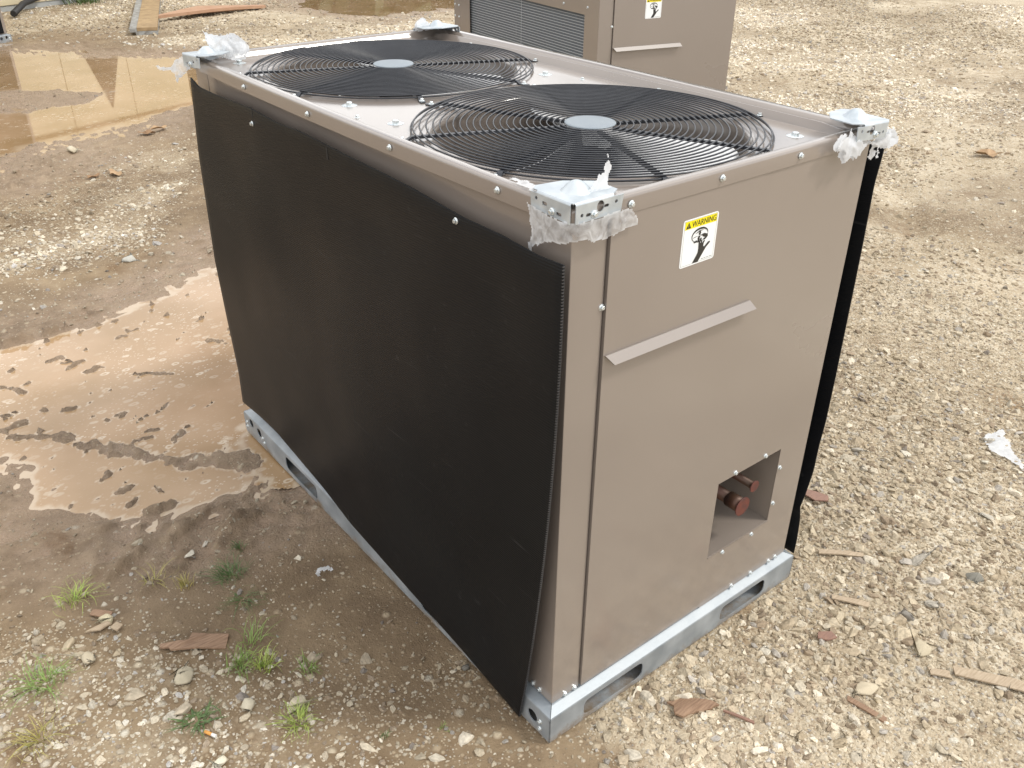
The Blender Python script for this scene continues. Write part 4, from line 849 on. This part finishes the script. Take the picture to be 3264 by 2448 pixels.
# ------------------------------------------------------------------ torn packing film
def film(name, outline, mapf, amp, seed, label, dens=.0, step=.0028, layers=1, parent=None, freq=24):
    P2 = np.array(outline); x_, y_ = np.meshgrid(np.arange(P2[:, 0].min() - step, P2[:, 0].max() + 2 * step, step), np.arange(P2[:, 1].min() - step, P2[:, 1].max() + 2 * step, step))
    b = MB(); dn = []
    for l in range(layers):
        j = (fbm(x_, y_, 160, 2, seed + l) - .5) * .007 ; k = (sdpoly(x_, y_, outline) + j) > (0 if l == 0 else .004)
        rd = 1 - np.abs(2 * fbm(x_ + .004 * np.sin(y_ * 90 + seed), y_, freq, 3, seed + 3 + l) - 1) * 2
        z = amp * (rd * .6 + fbm(x_, y_, freq * .35, 2, seed + 9 + l) - .8) + l * amp * .5
        idx = -np.ones(k.shape, int); vs_ = []
        for a, c in zip(*np.nonzero(k)): idx[a, c] = len(vs_); vs_.append(mapf(x_[a, c], y_[a, c], z[a, c]))
        f = []
        for a in range(k.shape[0] - 1):
            for c in range(k.shape[1] - 1):
                q_ = (idx[a, c], idx[a, c + 1], idx[a + 1, c + 1], idx[a + 1, c])
                if min(q_) >= 0: f.append(q_)
        b.add(vs_, f, True); e = sstep(.006, 0, sdpoly(x_, y_, outline)); dn += [float(v) for v in (e[k] * .35 + dens)]
    o = b.build(name, M['film'], parent, recalc=False); at = o.data.attributes.new('dens', 'FLOAT', 'POINT'); at.data.foreach_set('value', np.array(dn, np.float32))
    if label: tag(o, label, 'plastic film', 'torn scraps of packing film')
    return o
# near bracket: skirt hanging under it, wrapped round the corner; s<0 on the long side, s>0 on the short side
def wrap(s, z, n):
    rr0 = .018; off = .0125 + n + .003
    if s < -rr0: return (-off, -s, z)
    if s > rr0: return (s, -off, z)
    t = (s + rr0) / (2 * rr0) * math.pi / 2; c = (rr0, rr0); r0 = rr0 + off; return (c[0] - r0 * math.cos(t), c[1] - r0 * math.sin(t), z)
F1 = [(-.088,1.138),(-.084,1.124),(-.079,1.112),(-.075,1.100),(-.072,1.090),(-.080,1.078),(-.081,1.066),(-.073,1.056),(-.070,1.068),(-.056,1.079),(-.028,1.092),(-.004,1.096),(.012,1.101),(.022,1.095),(.047,1.092),(.069,1.093),(.087,1.096),(.109,1.101),(.125,1.100),(.123,1.112),(.116,1.120),(.108,1.130),(.08,1.134),(0,1.130),(-.05,1.134)]
film('plastic_film', F1, wrap, .006, 3, 'torn clear film skirt hanging under the galvanised bracket at the nearest corner', step=.0022)
# spike of film standing up behind that bracket
film('plastic_film', [(.035,.0),(.050,.022),(.057,.027),(.070,.032),(.075,.048),(.076,.064),(.080,.055),(.082,.045),(.086,.036),(.086,.030),(.080,.026),(.081,.014),(.092,.004),(.104,-.008),(.100,-.02),(.08,-.012)], lambda u, v, n: (u, .012 + n, 1.155 + v), .006, 21, 'upright white spike of torn film on the nearest bracket', dens=.45, step=.002)
film('plastic_film', [(.085,.0),(.110,.004),(.135,.010),(.150,.006),(.155,.018),(.130,.026),(.105,.026),(.085,.022)], lambda u, v, n: (-.008 + v, u, 1.1545 + n * .4), .006, 31, 'flat strip of film lying along the lid edge beside the nearest bracket', dens=.1, step=.0025)
# right bracket
F2 = [(.655,1.168),(.650,1.158),(.629,1.163),(.612,1.158),(.605,1.147),(.603,1.139),(.613,1.131),(.632,1.128),(.626,1.122),(.635,1.116),(.642,1.104),(.660,1.112),(.677,1.106),(.684,1.112),(.703,1.110),(.698,1.117),(.709,1.124),(.725,1.126),(.735,1.122),(.733,1.114),(.741,1.110),(.733,1.104),(.726,1.103),(.746,1.093),(.757,1.098),(.776,1.091),(.755,1.104),(.764,1.107),(.751,1.116),(.792,1.107),(.798,1.112),(.819,1.113),(.817,1.130),(.800,1.150),(.780,1.150),(.745,1.135),(.700,1.138),(.680,1.150)]
film('plastic_film', F2, lambda u, v, n: (u, -.030 - n, v), .010, 5, 'ragged white film dangling from the galvanised bracket at the right corner', dens=.42, layers=2, step=.0022)
# left bracket: two lobes
F3 = [(.026,1.160),(.021,1.191),(.017,1.214),(.028,1.210),(.045,1.203),(.063,1.199),(.092,1.203),(.104,1.197),(.122,1.182),(.134,1.168),(.130,1.150),(.112,1.136),(.087,1.134),(.060,1.142),(.035,1.148)]
film('plastic_film', F3, lambda u, v, n: (u, 1.405 + n * 1.6, v), .014, 7, 'billowing white film standing up on the bracket at the left corner', dens=.40, layers=2, step=.0026, freq=18)
F4 = [(-.018,1.148),(-.047,1.141),(-.050,1.132),(-.058,1.125),(-.078,1.130),(-.095,1.133),(-.084,1.119),(-.071,1.115),(-.058,1.118),(-.052,1.103),(-.050,1.092),(-.044,1.084),(-.033,1.097),(-.007,1.113),(.000,1.120),(.0,1.140)]
film('plastic_film', F4, lambda u, v, n: (u, 1.474 - n, v), .008, 9, 'pointed tongue of film hanging off the left corner over the puddle', dens=.3, step=.0024)
F5 = [(.655,1.150),(.658,1.172),(.665,1.181),(.677,1.186),(.687,1.190),(.693,1.186),(.699,1.177),(.711,1.171),(.714,1.162),(.726,1.160),(.773,1.161),(.786,1.164),(.795,1.159),(.800,1.150),(.760,1.147),(.696,1.149)]
film('plastic_film', F5, lambda u, v, n: (u, 1.43 + n, v), .012, 13, 'white film bunched on the bracket at the far corner', dens=.5, layers=2, step=.0028)

# ------------------------------------------------------------------ things on the ground
def blade_tuft(name, x, y, rad, h, n, cols, label, seed, lean=.6, wd=.0019):
    r = random.Random(seed); b = MB(); z0 = hz(x, y)
    for i in range(n):
        a = r.uniform(0, 6.28); rr0 = rad * .55 * r.random(); bx, by = x + rr0 * math.cos(a), y + rr0 * math.sin(a)
        a2 = a + r.gauss(0, .9); ln = h * r.uniform(.3, 1.2); le = min(1.25, lean * r.uniform(.15, 1.2)); k = 5; w0 = wd * r.uniform(.5, 1.2); v = []; zz = hz(bx, by) - .003
        crv = r.gauss(0, .9); wind = R(seed * 47)
        for j in range(k + 1):
            t = j / k; out = rad * le * t ** 1.4; hh = ln * math.sin(min(1.7, t * (1.1 + .5 * le))) * (1 - .4 * le * t * t); ac = a2 + crv * t
            cx, cy = bx + out * math.cos(ac) + .22 * rad * t * math.cos(wind), by + out * math.sin(ac) + .22 * rad * t * math.sin(wind); ww = w0 * (1 - t) ** .7 * .5 + .0002
            v += [(cx - ww * math.sin(a2), cy + ww * math.cos(a2), zz + max(hh, 0)), (cx + ww * math.sin(a2), cy - ww * math.cos(a2), zz + max(hh, 0) )]
        b.add(v, [(2 * j, 2 * j + 1, 2 * j + 3, 2 * j + 2) for j in range(k)], True)
    m_ = bpy.data.materials.get('grass_' + cols) or noisy('grass_' + cols, *GC[cols], 60, .55, rvar=.1)
    P(m_).inputs['Subsurface Weight'].default_value = 0
    o = b.build(name, m_, recalc=False); tag(o, label, 'grass', 'grass tufts growing in the mud and gravel'); return o
GC = {'green': ((.13, .22, .045), (.26, .36, .09)), 'dark': ((.06, .11, .035), (.13, .19, .06)), 'yellow': ((.40, .31, .10), (.30, .30, .09)), 'lime': ((.22, .34, .05), (.42, .46, .12))}
blade_tuft('grass_tuft', -.682, 1.005, .060, .045, 60, 'lime', 'bright lime grass tuft above the little pile of broken wood chips', 1, 1.0)
blade_tuft('grass_tuft', -.444, .895, .035, .035, 46, 'yellow', 'yellowed grass tuft between the lime tuft and the dark one', 2)
blade_tuft('grass_tuft', -.335, .870, .062, .040, 110, 'dark', 'dense dark green grass tuft left of the long black cover', 3, .9)
blade_tuft('grass_tuft', -.279, .950, .030, .028, 50, 'dark', 'small dark grass tuft just beyond the dense dark one', 4)
blade_tuft('grass_tuft', -.345, .770, .050, .018, 50, 'dark', 'low sparse dark grass spreading below the dense dark tuft', 5, 1.4)
blade_tuft('grass_tuft', -.443, .575, .050, .045, 70, 'green', 'green grass tuft at the right end of the broken wood strip', 6, 1.0)
blade_tuft('grass_tuft', -.400, .535, .045, .048, 70, 'lime', 'yellow green tuft just below the broken wood strip', 7, .8)
blade_tuft('grass_tuft', -.395, .620, .050, .055, 30, 'green', 'thin wispy grass stems behind the broken wood strip', 8, 1.2)
blade_tuft('grass_tuft', -.326, .470, .038, .032, 34, 'green', 'small spiky grass tuft to the right of the two green ones', 9, 1.2)
blade_tuft('grass_tuft', -.405, .350, .050, .034, 80, 'lime', 'bright grass tuft among white stones near the bottom edge', 10, 1.1)
blade_tuft('grass_tuft', -.800, .790, .070, .040, 90, 'green', 'wide loose green grass patch among pale stones at the left edge', 11, 1.3)
blade_tuft('grass_tuft', -.850, .640, .055, .045, 60, 'yellow', 'straw coloured dry grass clump at the lower left corner', 12, 1.3)
blade_tuft('grass_tuft', -.575, .490, .045, .014, 60, 'dark', 'flat creeping dark weed beside the cigarette butt', 13, 1.6, .005)
blade_tuft('grass_tuft', -.283, .206, .022, .022, 18, 'dark', 'tiny grass sprout at the bottom edge left of the unit corner', 14)
blade_tuft('grass_tuft', -.175, .150, .018, .018, 14, 'green', 'tiniest grass sprout nearest the unit corner', 15)
blade_tuft('grass_tuft', -.50, .96, .05, .03, 26, 'yellow', 'dry straw stalks lying left of the yellowed tuft', 16, 1.6)
blade_tuft('grass_tuft', 3.2, 12.0, .35, .22, 90, 'green', 'green weeds at the top edge beyond the wooden board', 17, .8, .012)
blade_tuft('grass_tuft', 2.45, 11.85, .45, .30, 120, 'dark', 'darker weeds growing at the foot of the cream building', 18, .8, .012)

M['wood'] = noisy('raw_wood', (.34, .22, .14), (.20, .12, .075), 30, .75, rvar=.1, bump=.5, bscale=160, stretch=(1, 9, 1), detail=7)
M['wood_tan'] = noisy('tan_splinter', (.46, .37, .26), (.32, .24, .16), 30, .75, rvar=.1, bump=.5, bscale=120, stretch=(1, 9, 1), detail=7)
M['wood_red'] = noisy('reddish_wood', (.30, .17, .12), (.22, .13, .10), 40, .7, rvar=.1, bump=.5, stretch=(1, 9, 1))
M['board'] = noisy('strand_board', (.40, .28, .15), (.25, .17, .09), 14, .7, rvar=.1, bump=.5, bscale=60, detail=9)
M['board_edge'] = noisy('wet_board_edge', (.36, .37, .36), (.16, .14, .12), 22, .7, rvar=.1, detail=8)
M['leaf'] = noisy('dry_leaf', (.30, .18, .09), (.18, .10, .05), 40, .7, rvar=.1, bump=.4)
M['leaf2'] = noisy('pale_dry_leaf', (.46, .32, .18), (.32, .20, .11), 40, .7, rvar=.1, bump=.4)
def slab(name, pts, th, mtl, label, cat, lift=0, group=None, warp=.003, seed=0):
    """thin splinter of wood or leaf: outline on the ground with thickness and a little warp"""
    cx = sum(p[0] for p in pts) / len(pts); cy = sum(p[1] for p in pts) / len(pts); z0 = hz(cx, cy) + lift; r = random.Random(seed)
    b = MB(); o_ = []
    k = 2
    for i, p in enumerate(pts):
        q_ = pts[(i + 1) % len(pts)]
        for j in range(k): t = j / k; o_.append((p[0] + (q_[0] - p[0]) * t + r.uniform(-1, 1) * warp * .6, p[1] + (q_[1] - p[1]) * t + r.uniform(-1, 1) * warp * .6))
    b.plate(o_, [], th, lambda u, v, w: (u - cx, v - cy, w + warp * 2 * math.sin((u - cx) * 40 + seed) + warp * math.cos((v - cy) * 55)))
    o = b.build(name, mtl); o.location = (cx, cy, z0); tag(o, label, cat, group); return o
slab('wood_scrap', [(-0.564, 0.739), (-0.568, 0.727), (-0.553, 0.712), (-0.551, 0.702), (-0.448, 0.642), (-0.422, 0.677), (-0.491, 0.724), (-0.507, 0.707), (-0.528, 0.714)], .005, M['wood'], 'long broken strip of reddish wood on the mud at lower left', 'wood scrap', .002, seed=2)
slab('wood_scrap', [(0.248, -0.102), (0.251, -0.12), (0.233, -0.137), (0.243, -0.151), (0.271, -0.157), (0.287, -0.164), (0.307, -0.174), (0.328, -0.18), (0.312, -0.152), (0.295, -0.131), (0.277, -0.111)], .006, M['wood'], 'jagged orange brown bark piece in front of the unit', 'wood scrap', .006, seed=5)
# broken chips near the lime tuft
def gp(D): # place by ground point
    return D
for i, (pts, mtl, lab) in enumerate([
    ([(-.665,.935),(-.652,.948),(-.618,.905),(-.632,.892)], M['wood'], 'brown wood chip lying topmost in the little pile at lower left'),
    ([(-.690,.885),(-.640,.885),(-.632,.872),(-.660,.868)], M['wood_tan'], 'flat pale wood chip at the bottom of the little pile'),
    ([(-.640,.858),(-.622,.868),(-.612,.850),(-.630,.838)], M['wood_tan'], 'small tan chip right of the little pile'),
    ([(.92,-.020),(.935,-.010),(1.02,-.088),(1.008,-.100)], M['wood_tan'], 'pale splinter lying on gravel right of the front rail'),
    ([(.800,-.140),(.815,-.132),(.865,-.205),(.850,-.212)], M['wood_tan'], 'tan splinter below the pale one in the gravel'),
    ([(.560,-.345),(.572,-.338),(.585,-.425),(.572,-.430)], M['wood'], 'thin brown stick lying in gravel near the bottom edge'),
    ([(.325,-.195),(.330,-.192),(.355,-.255),(.350,-.258)], M['wood_red'], 'thin red splinter beside the jagged bark piece'),
    ([(.665,-.195),(.680,-.185),(.705,-.205),(.700,-.225),(.675,-.215)], M['wood_red'], 'small pinkish flake of wood in the middle of the gravel'),
    ([(1.10,.165),(1.12,.180),(1.15,.110),(1.13,.095),(1.10,.12)], M['wood_red'], 'pinkish splintered flake right of the rail end'),
    ([(.812,-.455),(.830,-.440),(.905,-.545),(.960,-.640),(.935,-.655),(.880,-.570)], M['wood_tan'], 'long weathered lath in the bottom right corner'),
    ([(.770,-.420),(.785,-.405),(.815,-.440),(.800,-.455)], M['wood_tan'], 'short weathered lath piece next to the long one')]):
    slab('wood_chip', pts, .004, mtl, lab, 'wood chip', .005, 'splinters of wood lying about', .0015, i)
def leaf(x, y, s, mtl, label, seed):
    r = random.Random(seed); b = MB(); n = 18; v = [(0, 0, .006)]; a0 = r.uniform(0, 6)
    for i in range(n):
        a = 2 * math.pi * i / n; rr0 = s * (.62 + .38 * abs(math.cos(a * 2.5 + seed))) * (1.35 if i % n < 3 else 1); v.append((rr0 * math.cos(a), rr0 * .6 * math.sin(a), .004 + .35 * s * abs(math.sin(a * 1.5 + a0))))
    b.add(v, [(0, 1 + i, 1 + (i + 1) % n) for i in range(n)]); o = b.build('dry_leaf', mtl, recalc=False); o.location = (x, y, hz(x, y) + .004); o.rotation_euler = (0, 0, r.uniform(0, 3)); o.modifiers.new('s', 'SOLIDIFY').thickness = .001
    tag(o, label, 'leaf', 'dry leaves on the ground')
leaf(.95, 5.22, .055, M['leaf'], 'curled brown leaf on the mud just below the upper puddle', 1); leaf(1.04, 5.24, .05, M['leaf2'], 'paler curled leaf touching the brown one below the upper puddle', 2)
leaf(.50, 4.44, .055, M['leaf2'], 'folded tan leaf on stony mud left of the black cover', 3); leaf(.38, 4.47, .04, M['leaf'], 'small dark brown leaf left of the folded tan one', 4)
leaf(4.95, 1.55, .085, M['leaf2'], 'orange tan leaf on the gravel at far right', 5)
# notable rocks
BM_ = {}
def rock(x, y, s, col, label, seed, fl=.55):
    me_ = stone_mesh('rock', seed, 18, fl, 1); key = tuple(col)
    if key not in BM_: BM_[key] = noisy('rock_stone', col, tuple(min(1, c * 1.3) for c in col), 40, .85, rvar=.05, bump=.5, bscale=120, detail=6)
    me_.materials.append(BM_[key]); o = bpy.data.objects.new('rock', me_); C.objects.link(o); o.location = (x, y, hz(x, y) + s * .22); o.scale = (s, s * .8, s); o.rotation_euler = (.1, .05, seed)
    tag(o, label, 'rock', 'rocks lying on the ground')
rock(-.556, .612, .034, (.42, .37, .27), 'big pale rock half sunk in mud below the broken wood strip', 1, .45)
rock(1.161, -.322, .026, (.20, .19, .16), 'dark grey rock standing out on the pale gravel at right', 2)
rock(.149, 3.136, .040, (.38, .37, .33), 'grey rock on the stony bank above the middle puddle', 3)
rock(.43, 5.08, .050, (.45, .40, .30), 'rounded tan rock at the near edge of the upper puddle', 4)
rock(-.637, .898, .024, (.50, .44, .30), 'pale angular rock leaning on the little pile of chips', 5, .7)
rock(-.385, .395, .026, (.48, .42, .31), 'white stone just above the bright tuft near the bottom', 6)
rock(-.473, .455, .026, (.50, .45, .34), 'angular white stone in the middle of the lower left gravel', 7)
rock(-.708, .795, .027, (.46, .40, .29), 'pale rock below the pile of wood chips', 8)
rock(.620, -.352, .034, (.50, .43, .31), 'broad cream rock by the thin brown stick', 9, .4)
rock(.830, -.365, .032, (.44, .38, .27), 'wedge shaped tan rock left of the weathered laths', 10, .45)
rock(.893, -.290, .024, (.24, .22, .19), 'dark brown and grey rock in the right gravel', 11)
rock(-.040, .250, .013, (.13, .12, .10), 'small dark pebble on damp earth beside the black cover', 12)
rock(-.580, .355, .022, (.62, .58, .46), 'bright white lumpy stone at the bottom edge', 13, .7)
# cigarette butt
cg = empty('cigarette_butt', (-.568, .432, hz(-.568, .432) + .006), R(-62)); tag(cg, 'orange and white cigarette butt on the mud at the bottom left', 'cigarette butt')
MB().tube([(-.014, 0, 0), (.004, 0, 0)], .0038, 10).build('filter', mat('orange_paper', (.62, .30, .07), .6), cg); MB().tube([(.004, 0, 0), (.015, 0, 0)], .0037, 10).build('paper', mat('white_paper', (.75, .75, .72), .6), cg)
# loose film scrap on gravel (right) and a small one left
def gfilm(outline, label, seed, dens=.45, amp=.008):
    film('plastic_film', outline, lambda u, v, n: (u, v, hz(u, v) + .010 + max(n, -.006)), amp, seed, label, dens=dens, step=.004, freq=28)
gfilm([(1.865,-.022),(1.900,-.030),(1.885,-.050),(1.862,-.052),(1.855,-.075),(1.822,-.100),(1.790,-.125),(1.755,-.170),(1.722,-.182),(1.735,-.155),(1.745,-.125),(1.735,-.095),(1.745,-.060),(1.780,-.030),(1.820,-.010)], 'crescent scrap of white film lying on the gravel at far right', 41)
gfilm([(-.17,.735),(-.15,.752),(-.125,.742),(-.118,.715),(-.132,.722),(-.150,.730),(-.165,.712)], 'small torn film scrap on damp earth beside the black cover', 42, .2)

# boards beyond the upper puddle
def box_thing(name, a, b_, wd, th, z, mtl, label, cat):
    d = Vector((b_[0] - a[0], b_[1] - a[1], 0)); ln = d.length; an = math.atan2(d.y, d.x)
    o = MB().box(0, ln, -wd / 2, wd / 2, 0, th).build(name, mtl, bevel=.002); o.location = (a[0], a[1], z); o.rotation_euler = (0, 0, an); tag(o, label, cat); return o
bd = empty('wooden_board', (2.24, 8.99, .055), math.atan2(2.45, .90)); tag(bd, 'thick strand board slab with a grey edge lying beyond the upper puddle', 'board')
MB().box(0, 2.6, -.115, .085, 0, .035).build('board_face', M['board'], bd, bevel=.003)
MB().box(0, 2.6, .0855, .155, -.008, .030).build('grey_edge_strip', M['board_edge'], bd)
MB().box(-.003, 2.6, -.113, .10, -.055, -.001).build('board_underside', M['board_edge'], bd)
pk = MB(); pts = [(2.62, 9.75), (2.93, 9.745), (3.25, 9.80), (3.60, 9.90), (3.95, 9.93), (4.02, 9.985), (3.98, 10.03), (3.60, 10.06), (3.25, 10.16), (3.0, 10.0), (2.63, 9.80)]
pk.plate(pts, [], .03, lambda u, v, w: (u, v, .045 + w + .02 * math.sin(u * 2.5)))
tag(pk.build('plank', noisy('red_cedar', (.36, .20, .12), (.44, .28, .18), 9, .7, rvar=.1, bump=.3)), 'thin reddish plank curving away from the thick strand board', 'plank')

# cream building at the upper left, mostly above the frame but mirrored in the puddle
bl = empty('cream_building', (3.74 - 12.81 * .9583, 12.30 - 12.81 * .2856, 0), math.atan2(.2856, .9583)); tag(bl, 'cream clad building at the top left corner on a grey block footing', 'building')
M['cream'] = noisy('cream_siding', (.56, .49, .33), (.62, .55, .39), 1.2, .5, rvar=.05)
k = 0
for i in range(14):
    x0 = i * .915; MB().box(x0 + .004, x0 + .911, 0, .05, .07, 2.9).build('siding_panel', M['cream'], bl, bevel=.003)
MB().box(0, 12.81, .012, .25, -.25, .066).build('footing', noisy('grey_block', (.33, .35, .35), (.42, .43, .42), 6, .8, bump=.4), bl)
MB().box(0, 12.81, -.012, -.001, 1.46, 1.50).build('trim_rail', mat('brown_trim', (.22, .15, .08), .6), bl)
MB().box(-.1, 12.9, -.45, 3.2, 2.905, 3.05).build('roof', M['galv'], bl)
MB().box(.0, 12.81, .06, 3.0, .16, 2.9).build('wall_core', M['cream'], bl)
MB().plate([(11.15, .17), (11.95, .17), (11.55, 1.30)], [], .01, lambda u, v, w: (u, -.014 + w, v)).build('dark_opening', mat('dark_gap', (.05, .035, .02), .8), bl)
rl = MB().tube([(1.45, 11.05, .05), (1.66, 11.45, .10), (2.06, 11.95, .14), (2.45, 12.0, .13)], .035, 8).build('rubber_mat_roll', mat('black_rubber', (.02, .02, .022), .6)); tag(rl, 'black rolled strip lying at the foot of the cream building', 'roll')

# distant tree belt closing the yard (its reflection darkens the far puddle)
def foliage():
    g = np.random.default_rng(3); b = MB(); n = 9000
    cx = g.uniform(0, 60, n); hh = 5.0 + 2.2 * np.sin(cx * .35) + 1.2 * np.sin(cx * 1.1 + 1); z = g.uniform(0, 1, n) ** .8 * hh; yy = g.normal(0, 1.3, n)
    P0 = np.stack([cx, yy, z], 1); s = g.uniform(.25, .6, n)
    a = g.normal(size=(n, 3)); a /= np.linalg.norm(a, axis=1)[:, None]; c = np.cross(a, g.normal(size=(n, 3))); c /= np.linalg.norm(c, axis=1)[:, None]
    v = np.stack([P0 - a * s[:, None], P0 + c * s[:, None] * .6, P0 + a * s[:, None], P0 - c * s[:, None] * .6], 1).reshape(-1, 3)
    b.v = [tuple(p) for p in v]; b.f = [(4 * i, 4 * i + 1, 4 * i + 2, 4 * i + 3) for i in range(n)]; b.sm = [False] * n
    o = b.build('tree_belt', noisy('tree_leaves', (.035, .05, .018), (.09, .10, .04), .8, .8), recalc=False); return o
tb = foliage(); tb.location = (2, 27, 0); tb.rotation_euler = (0, 0, R(-20)); tag(tb, 'far belt of trees beyond the yard', 'trees', kind='stuff')
